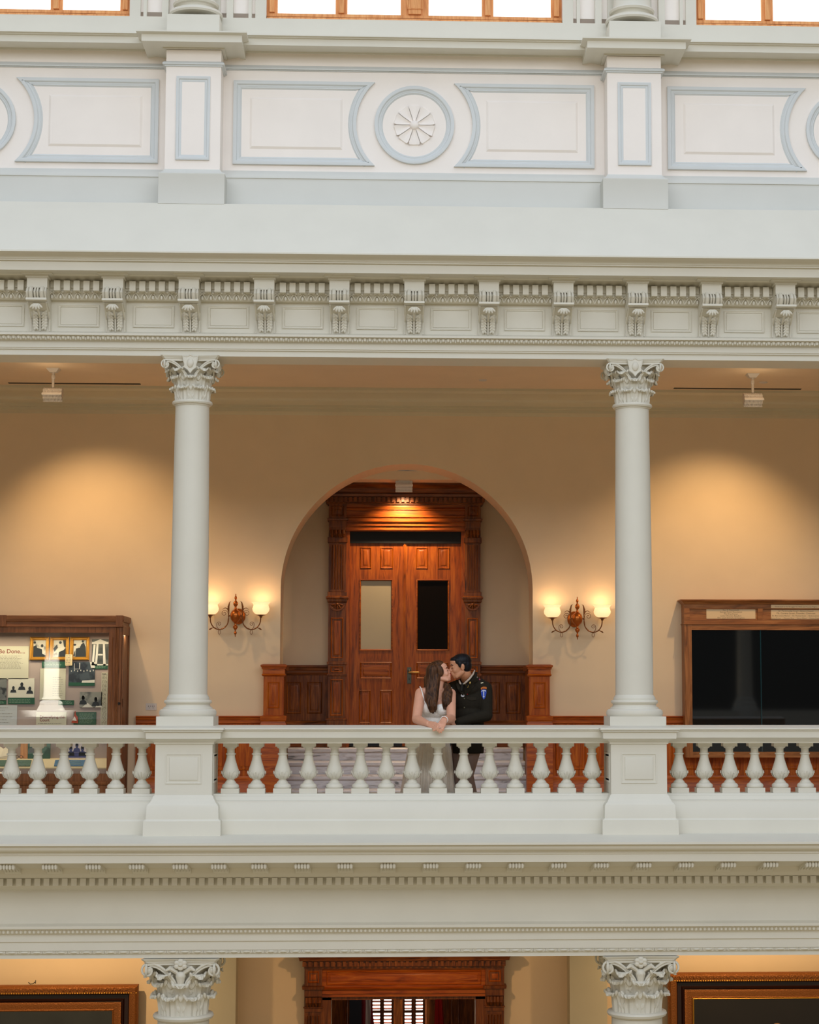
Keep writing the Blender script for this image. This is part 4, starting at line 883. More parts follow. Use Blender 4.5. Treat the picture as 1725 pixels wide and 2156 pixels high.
a = P(44.5, 1375.5, YI-.0085); text('Justice Be Done....', (P(53, 1375.3, YI-.0085).x, YI-.0085, a.z), .064, redink, o, 'RIGHT', bold=.0006)
lines(o, 11, greyink, .06, .9, .28, .3, .3); done(o)
pts_ = [(63, 104), (105.5, 146), (147.7, 189)]
names = ['leftmost of the three gold-framed photographs in the left case, seated figures', 'middle of the three gold-framed photographs in the left case, pale crouched figure', 'rightmost of the three gold-framed photographs in the left case, dark suited figure']
sils = [[[(0, 0), (.0, .62), (.25, .7), (.3, .55), (.7, .45), (.72, .2), (1, .1), (1, 0)], blob(.12, .85, .1, .07), blob(.7, .66, .1, .1)],
        [[(0, .5), (.3, .75), (.35, .55), (.1, .3)], [(.4, 0), (.45, .3), (.8, .4), (1, .55), (1, 0)], blob(.55, .85, .12, .08), [(.75, 1), (1, 1), (1, .55), (.85, .6)]],
        [[(.15, 0), (.2, .5), (.5, .55), (.6, .75), (.8, .85), (.95, .6), (1, 0)], blob(.72, .92, .09, .07), [(0, .1), (.15, .4), (.12, 0)], blob(.1, .72, .12, .06)]]
for k, (xa_, xb_) in enumerate(pts_):
    pa, pb = P(xa_, 1390, YI), P(xb_, 1341, YI)
    r_ = thing('gold_picture_frame', ((pa.x+pb.x)/2, YI, pa.z), names[k], 'framed photo', 'three gold frames in the display case')
    MB().fmould(pa.x, pb.x, pa.z, pb.z, YI, [(0, 0), (0, .022), (.012, .03), (.018, .024), (.024, .026), (.03, .016), (.036, .01)]).build('frame', gold, r_)
    ph = MB().box(pa.x+.03, pb.x-.03, YI-.006, YI-.001, pa.z+.03, pb.z-.03).build('photograph', bwphoto('bw_photo_%d' % k, (150, 148, 136), (218, 214, 196), 12, k*3+1, .42), r_)
    b = MB(); xa2, xb2, za2, zb2 = pa.x+.034, pb.x-.034, pa.z+.034, pb.z-.034
    for poly in sils[k]: b.yprism([(xa2+(xb2-xa2)*u, za2+(zb2-za2)*v) for u, v in poly], YI-.0075, YI-.006)
    b.build('printed_figures', dark_, r_)
o = card('caption_card', (139, 1378, 154, 1401.5), mat('cream_card', (222, 200, 150), .6), 'small cream card overlapping the middle and right gold frames', 'card', lift=.045); lines(o, 6, greyink); done(o)
o = card('building_photo', (193, 1346, 229, 1401), bwphoto('bw_build', (60, 66, 64), (96, 100, 92), 6, 5), 'photograph of a white columned building at the top right of the left case', 'photo')
sil(o, [[(0, .82), (1, .82), (1, .9), (0, .9)], [(.12, .9), (.9, .9), (.5, 1.)], [(0, 0), (.14, 0), (.22, .8), (.1, .8)], [(.2, 0), (.33, 0), (.4, .82), (.28, .82)], [(.7, 0), (.86, 0), (.78, .82), (.66, .82)], [(0, 0), (1, 0), (1, .05), (0, .05)], [(.38, .38), (.66, .38), (.66, .44), (.38, .44)]], white_, 'building_front'); done(o)
capn = 'green caption cards in the display case'
for px, l_ in (((88.5, 1392.5, 138.5, 1406), 'green caption card below the left and middle gold frames'), ((194, 1401.5, 227, 1408.5), 'green caption strip below the columned building photograph'),
               ((17, 1469.3, 73, 1482.5), 'green caption strip below the sketch of three men'), ((-30, 1475, 13.5, 1483), 'green caption strip at the left edge of the case glass'), ((123, 1474.5, 156, 1484.5), 'green caption strip below the handwritten letter')):
    o = card('caption_card', px, green, l_+', left case', 'caption', capn); lines(o, 3, paleink, .05, .9, .15, .2, .3); done(o)
o = card('handwritten_letter', (83.6, 1407.5, 139, 1473.5), sage, 'tall pale handwritten letter in the middle of the left case', 'letter'); lines(o, 9, greyink, .5, .92, .25, .1, .14); done(o)
o = card('courtroom_photo', (144.5, 1394, 200.5, 1444), bwphoto('bw_court', (30, 40, 50), (66, 78, 84), 8, 9), 'dark photograph of a crowded courtroom under the right gold frame', 'photo')
sil(o, [blob(.1+.12*i, .62+.03*(i % 2), .018, .035) for i in range(8)]+[[(.2, .95), (.22, .95), (.22, .72), (.2, .72)], [(.4, .97), (.43, .97), (.43, .7), (.4, .7)], [(.2, .72), (.43, .72), (.43, .7), (.2, .7)], [(.5, .13), (1, .13), (1, .26), (.52, .22)], [(.8, 1), (1, 1), (1, .75), (.85, .75)]], white_)
xa, xb, za, zb2, Y = o['r']; MB().box(xa, xb, Y-.001, Y, za, za+(zb2-za)*.14).build('green_strip', green, o); done(o)
o = card('sketch_of_three_men', (17, 1428, 73, 1469), mat('ivory_paper', (222, 220, 200), .6), 'ivory sketch of three men\'s busts in the lower left of the left case', 'sketch')
sil(o, bust(.2, .35, .17, 1.4)+bust(.52, .5, .2, 1.4)+bust(.83, .3, .19, 1.4), dark_); done(o)
o = card('portrait_photo', (-24, 1428, 14.6, 1474), bwphoto('bw_left', (40, 46, 48), (120, 124, 118), 10, 4), 'dark photograph cut by the left edge of the picture, beside the sketch of three men', 'photo'); sil(o, bust(.7, .2, .2, 1), mid_); done(o)
o = card('two_men_photo', (168, 1457, 215.5, 1489.5), bwphoto('bw_two', (70, 76, 78), (148, 150, 138), 5, 2), 'photograph of two seated men at a table, lower right of the left case', 'photo')
sil(o, bust(.15, .35, .3, 1.7)+bust(.72, .25, .3, 1.7), dark_); sil(o, [blob(.16, .66, .07, .14), blob(.74, .55, .07, .13), [(.1, 0), (.35, .3), (.6, .0)], [(.7, 0), (.75, .15), (1, .1), (1, 0)]], white_, 'light_shapes'); done(o)
o = card('newspaper_column', (211.5, 1416, 227.5, 1560), sage, 'long narrow newspaper clipping along the right frame of the left case', 'clipping'); lines(o, 52, greyink, .1, .9, .01, .01, .4)
text('FINAL', (P(219.5, 1420.5, YI-.0085).x, YI-.0085, P(215, 1420.5, YI-.0085).z), .019, ink, o, 'CENTER'); done(o)
o = card('diagram_sheet', (-8, 1485, 36.5, 1550), mat('pale_blue_paper', (196, 202, 200), .6), 'pale bluish sheet with a faint drawing at the bottom left of the left case', 'sheet'); lines(o, 9, greyink, .1, .9, .03, .1, .12, .5); done(o)
o = card('text_panel', (76, 1498.5, 141, 1560), sage, 'sage panel with a two-line red heading just above the handrail in the left case', 'text panel', lift=.02)
for t_, y in (('Diversifying the', 1512.2), ('Court', 1518.6)): a = P(83.3, y, YI-.029); text(t_, (a.x, YI-.029, a.z), .043, redink, o, 'LEFT', bold=.0006)
lines(o, 7, greyink, .07, .9, .36, .1, .25); done(o)
xa = P(0, 0, YI)
o = card('green_text_card', (155, 1499, 203, 1526), green, 'green card of small text with a red pennant on its corner, left case', 'card'); lines(o, 8, paleink, .26, .9, .1, .1, .25); done(o)
a = P(158, 1510, YI-.03); o = MB().yprism([(a.x-.04, a.z-.06), (a.x+.035, a.z-.065), (a.x+.03, a.z-.0), (a.x+.008, a.z+.03), (a.x+.004, a.z+.065), (a.x-.004, a.z+.065), (a.x-.01, a.z+.01)], a.y, a.y+.006).build('red_pennant', mat('red_cloth', (178, 64, 34), .7), origin=a); tag(o, 'small red pennant with a white emblem on the green card', 'pennant')
MB().yprism([(a.x-.03, a.z-.035), (a.x+.02, a.z-.04), (a.x-.004, a.z+.01)], a.y-.002, a.y).build('emblem', white_, o)
# objects standing on the case shelf
YS_ = 3.74
def on(nm, px, m, l_, c_, Y=YS_, th=.02, build=True):
    x0, y0, x1, y1 = px; a, c = P(x0, y1, Y), P(x1, y0, Y); o = MB().box(a.x, c.x, Y-th, Y, shelfz+.002, c.z).build(nm, m, origin=((a.x+c.x)/2, Y, shelfz)); tag(o, l_, c_); o['r'] = (a.x, c.x, shelfz, c.z, Y-th); return o
o = on('green_portrait_stand', (59, 1560, 107, 1598), bwphoto('green_portrait', (30, 74, 50), (96, 134, 112), 9, 3), 'green-tinted portrait stand seen between balusters on the case shelf', 'photo stand'); sil(o, bust(.3, .5, .35, 1.2), mid_); sil(o, [[(0, 0), (1, 0), (1, .28), (0, .28)]], green, 'caption'); done(o)
o = on('group_photo', (141, 1560, 184, 1593), mat('pale_photo_sky', (222, 210, 200), .5), 'photograph of people in blue robes on the case shelf', 'group photo', 3.76)
sil(o, bust(.2, .3, .3, 1.5)+bust(.5, .5, .28, 1.5)+bust(.78, .3, .3, 1.5)+[[(0, .05), (1, .05), (1, .35), (0, .35)]], mat('deep_blue_robes', (44, 52, 116), .6)); sil(o, [blob(.2, .62, .06, .09), blob(.5, .8, .06, .09), blob(.78, .62, .06, .09)], mat('printed_skin', (180, 150, 140), .6), 'faces'); done(o)
o = on('orange_wooden_box', (45, 1545, 61, 1590), orangewood, 'orange wooden box standing on the case shelf behind a baluster', 'box', 3.82, .06); done(o)
a = P(40, 1594, 3.70); g = thing('reading_glasses', (a.x, 3.70, shelfz), 'folded black reading glasses lying on the case shelf', 'glasses')
b = MB()
for s_ in (-1, 1): b.tube([(a.x+s_*.022+.018*math.cos(2*PI*i/14), 3.70, shelfz+.02+.016*math.sin(2*PI*i/14)) for i in range(14)], .0025, 6, True); b.tube([(a.x+s_*.04, 3.70, shelfz+.025), (a.x+s_*.04, 3.78, shelfz+.004)], .002, 6)
b.tube([(a.x-.006, 3.70, shelfz+.024), (a.x+.006, 3.70, shelfz+.024)], .002, 6); b.build('spectacle_frame', black, g)
a = P(4, 1582, 3.72); o = MB()
vs = []
for i in range(9):
    u = (i-4)/4; zz_ = .05+.035*abs(math.sin(u*2.2)); vs += [(a.x+u*.11, 3.66, shelfz+zz_*.4), (a.x+u*.11, 3.80, shelfz+zz_+.055)]
o.add(vs+[(x_, y_+.004, shelfz+.001) for x_, y_, z_ in vs], [(2*i, 2*i+1, 2*i+3, 2*i+2) for i in range(8)]+[(18+2*i, 18+2*i+1, 18+2*i+3, 18+2*i+2) for i in range(8)]+[(2*i, 2*i+2, 20+2*i, 18+2*i) for i in range(8)])
o = o.build('open_book', mat('book_pages', (232, 220, 190), .7), origin=(a.x, 3.73, shelfz)); tag(o, 'open book with curling pages at the far left of the case shelf', 'book')
for px, m_, l_ in (((-20, 1602, 13, 1617), green, 'green label at the left end of the sloping case desk'), ((34, 1602, 65, 1614.5), green, 'green label beside the second baluster on the sloping case desk'), ((115, 1601.5, 183, 1612.5), blue, 'long blue label on the sloping case desk')):
    x0, y0, x1, y1 = px; c0, c1 = (YF+.085, gz0+.05+.012), (YF+.16, shelfz)
    Ya, Yb = YF+.066, YF+.14
    def zs_(Y): return (gz0+.062)+(shelfz-(gz0+.062))*(Y-(YF+.05))/(.11)
    a0, a1 = Xc(x0, 1608, YF+.1), Xc(x1, 1608, YF+.1)
    b = MB(); b.add([(a0, Ya, zs_(Ya)+.001), (a1, Ya, zs_(Ya)+.001), (a1, Yb, zs_(Yb)+.001), (a0, Yb, zs_(Yb)+.001), (a0, Ya-.004, zs_(Ya)+.006), (a1, Ya-.004, zs_(Ya)+.006), (a1, Yb-.004, zs_(Yb)+.006), (a0, Yb-.004, zs_(Yb)+.006)],
        [(0, 1, 2, 3), (4, 5, 6, 7), (0, 1, 5, 4), (1, 2, 6, 5), (2, 3, 7, 6), (3, 0, 4, 7)])
    o = b.build('desk_label', m_, origin=((a0+a1)/2, Ya, zs_(Ya))); tag(o, l_, 'label', 'labels on the sloping desk')
    t_ = MB()
    for i in range(4):
        f = .2+.18*i; Yq = Ya+(Yb-Ya)*(1-f); t_.box(a0+.03, a1-.04-random.random()*.06, Yq-.006, Yq-.003, zs_(Yq)+.005, zs_(Yq)+.0095)
    t_.build('text_lines', paleink, o)
# ------------------------------------------------------------------ right case
YG = 3.80
xl_ = Xc(1442.5, 1450, YG); xr_ = 6.2; zt_ = Z(1265, YG, 1500); zbot = Z(1595, YG, 1500)
rc = thing('wall_cabinet', ((xl_+xr_)/2, YG, zbot), 'light oak wall cabinet with dark glass and brass plates, right of the right column', 'display cabinet')
g0, g1 = Xc(1458, 1450, YG), xr_-.1; gz1, gz0 = Z(1326.5, YG, 1500), Z(1583, YG, 1500); zs2 = Z(1314, YG, 1500)
b = MB(); b.box(xl_, g0, YG, 3.998, zbot, zs2); b.build('stile', oakl, rc); MB().box(g1, xr_, YG, 3.998, zbot, zs2).build('stile', oakl, rc)
b = MB(); b.box(g0, g1, YG, 3.998, gz1, zs2).box(g0, g1, YG, 3.998, zbot, gz0); b.build('rail', oaklx, rc)
MB().rect(xl_, xr_, YG-.004, 3.998, [(0, zs2-.004), (.01, zs2-.002), (.01, zs2+.006), (0, zs2+.008)]).build('bead', oaklx, rc)
h0, h1 = Z(1305.5, YG, 1500), Z(1281.5, YG, 1500)
b = MB(); b.box(xl_, xr_, YG+.02, 3.998, zs2+.006, zt_-.001); hx = [(Xc(1452.5, 1290, YG), Xc(1596, 1290, YG)), (Xc(1606.5, 1290, YG), Xc(1750, 1290, YG)), (Xc(1761, 1290, YG), Xc(1905, 1290, YG))]
b.box(xl_, xr_, YG-.002, YG+.02, zs2+.006, h0).box(xl_, xr_, YG-.002, YG+.02, h1, Z(1271, YG, 1500))
xx = xl_
for a_, c_ in hx: b.box(xx, a_, YG-.002, YG+.02, h0, h1); xx = c_
b.box(xx, xr_, YG-.002, YG+.02, h0, h1); b.build('header', oaklx, rc)
MB().rect(xl_, xr_, YG-.01, 3.998, [(0, Z(1272.2, YG, 1500)), (.004, Z(1271, YG, 1500)), (.03, Z(1266, YG, 1500)), (.045, Z(1264.5, YG, 1500)), (.045, Z(1262.5, YG, 1500))]).build('crown', oaklx, rc)
gm = Xc(1602.5, 1450, YG)
MB().box(g0, gm-.001, YG+.02, YG+.03, gz0, gz1).build('dark_glass', darkglass, rc)
MB().box(gm+.001, g1, YG+.014, YG+.024, gz0, gz1).build('dark_glass', darkglass, rc)
MB().box(gm+.0, gm+.012, YG+.01, YG+.014, gz0, gz1).build('glass_edge', mat('teal_glass_edge', (16, 52, 62), .1), rc)
plate = mat('pale_brass_plate', (222, 192, 148), .4, metal=.0)
def plaque(px, rows, l_, Y=YG+.02):
    x0, y0, x1, y1 = px; a, c = P(x0, y1, Y-.004), P(x1, y0, Y-.004); o = MB().box(a.x, c.x, Y-.004, Y-.0003, a.z, c.z).build('engraved_plate', plate, origin=((a.x+c.x)/2, Y-.0003, a.z)); tag(o, l_, 'plaque', 'engraved plates on the wall cabinet')
    n = len(rows)
    for i, (t_, s_) in enumerate(rows): text(t_, ((a.x+c.x)/2 if x1 < 1650 else (a.x+c.x)/2, Y-.0045, c.z-(c.z-a.z)*(i+.78)/n), s_, mat('faded_engraving', (126, 102, 74), .6), o, 'CENTER', ext=.0003, squeeze=1.05)
plaque((1488, 1283, 1591, 1302.8), [('Rev. K. Ramsworth', .022), ('George Power Foundation', .022), ('The King Center', .022), ('Junior Women, Beaufort', .022), ('Rev. Louis Graham, UI Graphics', .022)], 'engraved plate with five centred lines in the first recess of the wall cabinet header')
plaque((1624, 1284.3, 1729, 1303.6), [('Dr. Martin Luther King Jr. Advisory Council', .021), ('Ms. Corena Green, Founder, Chairman', .026), ('Dr. Bob Lowery Norton  -  Dr. Thomas Doyle  -  Barbara Jackson', .019), ('Joanne Brown  -  Clarence Boys  -  Nancy Gilbert  -  Melissa Grayson', .019)], 'engraved plate with four lines of names in the second recess of the wall cabinet header')
plaque((1624, 1273.6, 1729, 1280.3), [('Dedicated to his Struggle for Civil and Human Rights', .021)], 'narrow engraved strip reading as one line along the top rail of the wall cabinet', YG-.002)
# ------------------------------------------------------------------ lower storey
LZ = -1.34; LF = -5.5
struct(MB().box(-XW, XW, .3, 4.1, LZ-.05, LZ).build('ceiling_lower', peach))
DX0, DX1 = Xc(698, 2120, 4.0), Xc(1001, 2120, 4.0); DZ1 = Z(2101.5, 4.0, 850)
for i, (a_, c_, z0_, z1_) in enumerate(((-XW, DX0, LF, LZ), (DX1, XW, LF, LZ), (DX0, DX1, DZ1, LZ))):
    struct(MB().box(a_, c_, 4.0, 4.2, z0_, z1_).build(('wall_lower_left', 'wall_lower_right', 'wall_lower_lintel')[i], wallpaint))
struct(MB().box(-XW, XW, .3, 10.0, LF-.1, LF).build('floor_lower', mat('lower_stone_floor', (150, 136, 116), .4)))
for s_, nm, a_, c_ in ((-1, 'left', 452, 496.5), (1, 'right', 1200, 1279)):
    x0, x1 = Xc(a_, 2100, 3.7), Xc(c_, 2100, 3.7)
    if s_ < 0: x0 = x1-(Xc(1279, 2100, 3.7)-Xc(1200, 2100, 3.7))
    struct(MB().box(x0, x1, 3.7, 4.001, LF, LZ).build('trim_lower_pier_'+nm, olive))
# lower door surround
ls = thing('lower_door_surround', (-.03, 3.86, LF), 'orange-lit oak door surround with dentil cornice at the bottom centre', 'door surround')
YQ = 3.88
def zq(y): return Z(y, YQ, 855)
lx = lambda a: Xc(a, 2060, YQ)
for a_, c_ in ((641.5, 679), (1022, 1061.5)):
    x0, x1 = lx(a_), lx(c_)
    MB().box(x0, x1, YQ, 3.999, LF, zq(2096)).build('pilaster', oak, ls)
    b = MB(); b.rect(x0, x1, YQ-.04, 3.97, [(0, zq(2096)), (0, zq(2082)), (.02, zq(2081)), (.025, zq(2075)), (0, zq(2074)), (0, zq(2036))]); b.build('corner_block', oak, ls)
    b = MB(); raised(b, x0+.035, x1-.035, zq(2067), zq(2043), YQ-.04); b.build('block_panel', oakred, ls)
    b = MB()
    for k in range(5): xx = x0+.03+(x1-x0-.06)*k/4; b.tube([(xx, YQ-.035, zq(2098)), (xx, YQ-.04, zq(2108)), (xx, YQ-.01, zq(2117))], [.018, .022, .014], 8)
    b.rect(x0, x1, YQ-.012, YQ+.01, [(0, zq(2129)), (0, zq(2122)), (.01, zq(2121)), (.01, zq(2119))]); b.build('ribbed_capital', oak, ls)
    b = MB(); w_ = (x1-x0-.04)/5
    for k in range(5): b.fmould(x0+.02+w_*k+.004, x0+.02+w_*(k+1)-.004, zq(2240), zq(2136), YQ, [(0, .012), (.006, .012), (.012, .001)])
    b.build('fluting', oak, ls)
x0, x1 = lx(678), lx(1023)
fr = [(YQ-.0, zq(2098)), (YQ-.01, zq(2098)), (YQ-.01, zq(2092)), (YQ-.025, zq(2091)), (YQ-.025, zq(2084)), (YQ-.04, zq(2082.5)), (YQ-.05, zq(2079)), (YQ-.02, zq(2077)), (YQ-.02, zq(2040)), (YQ-.03, zq(2037))]
MB().xprof(x0, x1, fr+[(3.999, zq(2037)), (3.999, zq(2098))]).build('lintel', oakredx, ls)
b = MB(); raised(b, x0+.05, x1-.05, zq(2073), zq(2043), YQ-.02); b.build('frieze_panel', oakredx, ls)
MB().rect(lx(641), lx(1062), YQ-.05, 3.9, [(0, zq(2038)), (.0, zq(2034)), (.012, zq(2033)), (.012, zq(2021)), (.05, zq(2020)), (.055, zq(2014)), (.1, zq(2004)), (.1, zq(1998))]).build('cornice', oakx, ls)
b = MB(); x = lx(641)
while x < lx(1062): b.box(x-.018, x+.018, YQ-.092, YQ-.06, zq(2032), zq(2021.5)); x += .062
b.build('dentil_row', oak, ls)
b = MB(); b.box(x0, DX0+.0, YQ+.02, 3.999, LF, zq(2100)).box(DX1, x1, YQ+.02, 3.999, LF, zq(2100)).box(x0, x1, YQ+.02, 3.999, DZ1, zq(2099)); b.build('jamb', oak, ls)
# the room behind the lower door
RY = 9.6
rw = struct(MB().box(-3.2, 3.2, RY, RY+.1, LF, LZ).build('wall_room_back', oak))
struct(MB().box(-3.3, -3.2, 4.2, RY, LF, LZ).build('wall_room_left', oak)); struct(MB().box(3.2, 3.3, 4.2, RY, LF, LZ).build('wall_room_right', oak))
struct(MB().box(-3.2, 3.2, 4.2, RY, LZ-.05, LZ).build('ceiling_room', peach))
b = MB()
for k in range(-6, 7): raised(b, k*.48-.2, k*.48+.2, -5.1, -2.7, RY)
b.build('wall_panelling', oak, rw)
sunny = mat('sunlit_window_light', (255, 244, 225), .5, emit=(255, 250, 240), es=5.0)
shut = mat('orange_shutter_slats', (190, 96, 40), .6)
wn = 3
for wx0, wx1, l_ in ((785, 800.5, 'leftmost'), (809, 824.5, 'second from the left'), (852.5, 866.5, 'third from the left'), (876, 890.5, 'rightmost')):
    YR = RY-.08; x0, x1 = Xc(wx0, 2120, YR), Xc(wx1, 2120, YR); zt3 = Z(2100, YR, 850); zb3 = -5.0
    wn += 1; r_ = thing('window_shutter', ((x0+x1)/2, YR, zb3), 'sunlit louvred window shutter in the room below, %s of the four' % l_, 'shutter', 'four louvred shutters beyond the lower door')
    b = MB(); b.box(x0-.03, x0, YR-.03, YR+.03, zb3, zt3).box(x1, x1+.03, YR-.03, YR+.03, zb3, zt3).box(x0, x1, YR-.03, YR+.03, zt3-.02, zt3).box(x0, x1, YR-.03, YR+.03, Z(2131, YR, 850), Z(2126.5, YR, 850)); b.build('shutter_frame', oak, r_)
    b = MB(); z_ = zb3
    while z_ < zt3-.03:
        b.add([(x0, YR-.016, z_), (x1, YR-.016, z_), (x1, YR+.016, z_+.016), (x0, YR+.016, z_+.016)], [(0, 1, 2, 3)]); b.box(x0, x1, YR-.018, YR-.014, z_-.004, z_+.006); z_ += .048
    b.build('slats', shut, r_)
    MB().box(x0-.0, x1+.0, YR+.035, YR+.045, zb3, zt3).build('lit_pane', sunny, r_)
# flags
def flag(px, l_, nm, m, Y, w_, stripes=None):
    c = P(px, 2120, Y); r_ = thing(nm, (c.x, Y, LF), l_, 'flag'); ztop_ = Z(2096, Y, 850)
    MB().tube([(c.x, Y, LF), (c.x, Y, ztop_+.1)], .015, 8).lathe(c.x, Y, [(.14, LF), (.14, LF+.03), (.02, LF+.06)], 20).build('pole', oak, r_)
    vs = []; n = 15; mm = 18
    for j in range(mm+1):
        for i in range(n+1):
            u = i/n; v = j/mm; wd = w_*(.35+.65*v); vs.append((c.x+(u-.3)*wd, Y-.03+.035*math.sin(u*13+v*1.5)*(.4+v), ztop_-.02-v*1.5-.12*u*v))
    ob = MB().add(vs, [((n+1)*j+i, (n+1)*j+i+1, (n+1)*(j+1)+i+1, (n+1)*(j+1)+i) for j in range(mm) for i in range(n)]).build('cloth', m, r_)
    return ob
redc = mat('red_flag_cloth', (168, 24, 26), .7)
us = mat('striped_flag_cloth', (200, 190, 190), .7); nt = us.node_tree; tc = nt.nodes.new('ShaderNodeTexCoord'); wv = nt.nodes.new('ShaderNodeTexWave'); wv.inputs['Scale'].default_value = 2.4; wv.inputs['Distortion'].default_value = .5; wv.bands_direction = 'X'
rp_ = nt.nodes.new('ShaderNodeValToRGB'); rp_.color_ramp.interpolation = 'CONSTANT'; rp_.color_ramp.elements[0].color = s2l((120, 24, 40)); rp_.color_ramp.elements[1].position = .5; rp_.color_ramp.elements[1].color = s2l((186, 180, 188))
nt.links.new(tc.outputs['Object'], wv.inputs['Vector']); nt.links.new(wv.outputs['Fac'], rp_.inputs['Fac']); nt.links.new(rp_.outputs['Color'], nt.nodes['Principled BSDF'].inputs['Base Color'])
fo = flag(765, 'red and white striped flag draped on a pole left of the shutters below', 'striped_flag', us, 8.2, .42)
x0 = fo.data; fx = P(752, 2120, 8.15)
MB().box(fx.x-.1, fx.x+.06, 8.1, 8.13, -4.4, Z(2102, 8.1, 850)).build('blue_canton', mat('navy_canton', (22, 30, 52), .7), fo)
flag(921, 'red flag with gold fringe on a pole right of the shutters below', 'red_flag', redc, 8.2, .26)
# lower pictures
def bigframe(x0, x1, ytop, nm, label):
    Yp = 3.86; zt3 = Z(ytop, Yp, x1 if x1 < 500 else x0); a_, c_ = (x0 if isinstance(x0, float) else Xc(x0, 2120, Yp)), (x1 if isinstance(x1, float) else Xc(x1, 2120, Yp)); zb3 = zt3-2.2
    r_ = thing('framed_painting', ((a_+c_)/2, Yp, zb3), label, 'painting', 'large gilt framed paintings of the lower storey')
    MB().fmould(a_, c_, zb3, zt3, Yp+.04, [(0, 0), (0, .05), (.01, .07), (.03, .085), (.08, .075), (.095, .06)]).build('outer_moulding', darkgilt, r_)
    MB().fmould(a_+.09, c_-.09, zb3+.09, zt3-.09, Yp+.04, [(0, .06), (.02, .02), (.06, .015), (.075, .03), (.09, .02), (.1, .03)]).build('dark_cove', ebony, r_)
    MB().fmould(a_+.185, c_-.185, zb3+.185, zt3-.185, Yp+.04, [(0, .03), (.012, .034), (.03, .03), (.075, .02), (.085, .028), (.11, .012)]).build('inner_moulding', darkgilt, r_)
    b = MB(); x = a_+.02
    while x < c_-.02:
        b.ell((x, Yp-.035, zt3-.083), .009, .008, .009, 6, 4); x += .026
    b.build('bead_row', gold, r_)
    b = MB(); x = a_+.06
    while x < c_-.06:
        q = (hash(round(x*100)) % 7)/7
        b.ell((x, Yp-.044, zt3-.045), .022, .008, .012, 7, 4, Matrix.Rotation(q*3, 3, 'Y')); b.ell((x+.03, Yp-.04, zt3-.035-.02*q), .012, .008, .008, 6, 4); x += .075
    b.build('carved_scrolls', darkgilt, r_)
    return r_, a_, c_, zb3, zt3, Yp
r_, a_, c_, zb3, zt3, Yp = bigframe(-5.4, 291, 2073, 'left', 'dark canvas in a wide carved gilt frame at the bottom left')
MB().box(a_+.28, c_-.28, Yp+.015, Yp+.03, zb3+.28, zt3-.28).build('canvas', mat('dark_slate_canvas', (44, 48, 48), .6, var=.25, vs=2), r_)
r_, a_, c_, zb3, zt3, Yp = bigframe(1407, 5.6, 2056, 'right', 'dark portrait in a wide carved gilt frame at the bottom right')
MB().box(a_+.28, c_-.28, Yp+.015, Yp+.03, zb3+.28, zt3-.28).build('canvas', mat('near_black_canvas', (20, 14, 10), .5, var=.2, vs=2), r_)
hp = P(1637, 2170, Yp+.014); MB().ell((hp.x, Yp+.014, hp.z-.02), .085, .004, .1, 24, 16).build('painted_head', mat('painted_skin', (166, 120, 84), .6), r_)
MB().fmould(a_+.275, c_-.275, zb3+.275, zt3-.275, Yp+.03, [(0, .02), (.008, .026), (.016, .01)]).build('gilt_slip', gold, r_)
for x, y, nm in ((68, 2069, 'left'), (1617, 2052, 'right')):
    c = P(x, y, 3.9); r_ = thing('picture_hook', (c.x, 3.9, c.z-.01), 'little dark wire hook above the bottom %s gilt frame' % nm, 'hook', 'wire picture hooks')
    MB().tube([(c.x-.04, 3.9, c.z+.004), (c.x-.02, 3.88, c.z-.012), (c.x+.01, 3.88, c.z-.01), (c.x+.035, 3.9, c.z+.01)], .004, 6).tube([(c.x+.035, 3.9, c.z-.01), (c.x+.035, 3.9, c.z+.026)], .004, 6).build('wire', black, r_)
# ------------------------------------------------------------------ the couple
def sssmat(name, rgb, rough=.5):
    m = mat(name, rgb, rough, var=.03, vs=20); b = m.node_tree.nodes['Principled BSDF']; b.inputs['Subsurface Weight'].default_value = .12; b.inputs['Subsurface Radius'].default_value = (.012, .005, .003); b.inputs['Subsurface Scale'].default_value = 1; return m
skinw = sssmat('fair_skin', (222, 164, 136)); skinm = sssmat('tan_skin', (198, 140, 106))
def hairmat(name, a, b_, rough=.4):
    m = mat(name, a, rough, spec=.2); nt = m.node_tree; tc = nt.nodes.new('ShaderNodeTexCoord'); mp = nt.nodes.new('ShaderNodeMapping'); mp.inputs['Scale'].default_value = (55, 55, 7)
    nt.links.new(tc.outputs['Object'], mp.inputs['Vector']); n = nt.nodes.new('ShaderNodeTexNoise'); n.inputs['Scale'].default_value = 1.2; n.inputs['Detail'].default_value = 5; n.inputs['Distortion'].default_value = .6
    nt.links.new(mp.outputs[0], n.inputs['Vector']); r = nt.nodes.new('ShaderNodeValToRGB'); r.color_ramp.elements[0].position = .35; r.color_ramp.elements[1].position = .72
    r.color_ramp.elements[0].color = s2l(a); r.color_ramp.elements[1].color = s2l(b_); nt.links.new(n.outputs['Fac'], r.inputs['Fac']); nt.links.new(r.outputs['Color'], nt.nodes['Principled BSDF'].inputs['Base Color'])
    bp = nt.nodes.new('ShaderNodeBump'); bp.inputs['Strength'].default_value = .5; bp.inputs['Distance'].default_value = .004; nt.links.new(n.outputs['Fac'], bp.inputs['Height']); nt.links.new(bp.outputs['Normal'], nt.nodes['Principled BSDF'].inputs['Normal']); return m
hairw = hairmat('long_brown_hair', (42, 25, 15), (104, 68, 42), .5); hairb = hairmat('short_black_hair', (10, 10, 14), (24, 24, 30), .45)
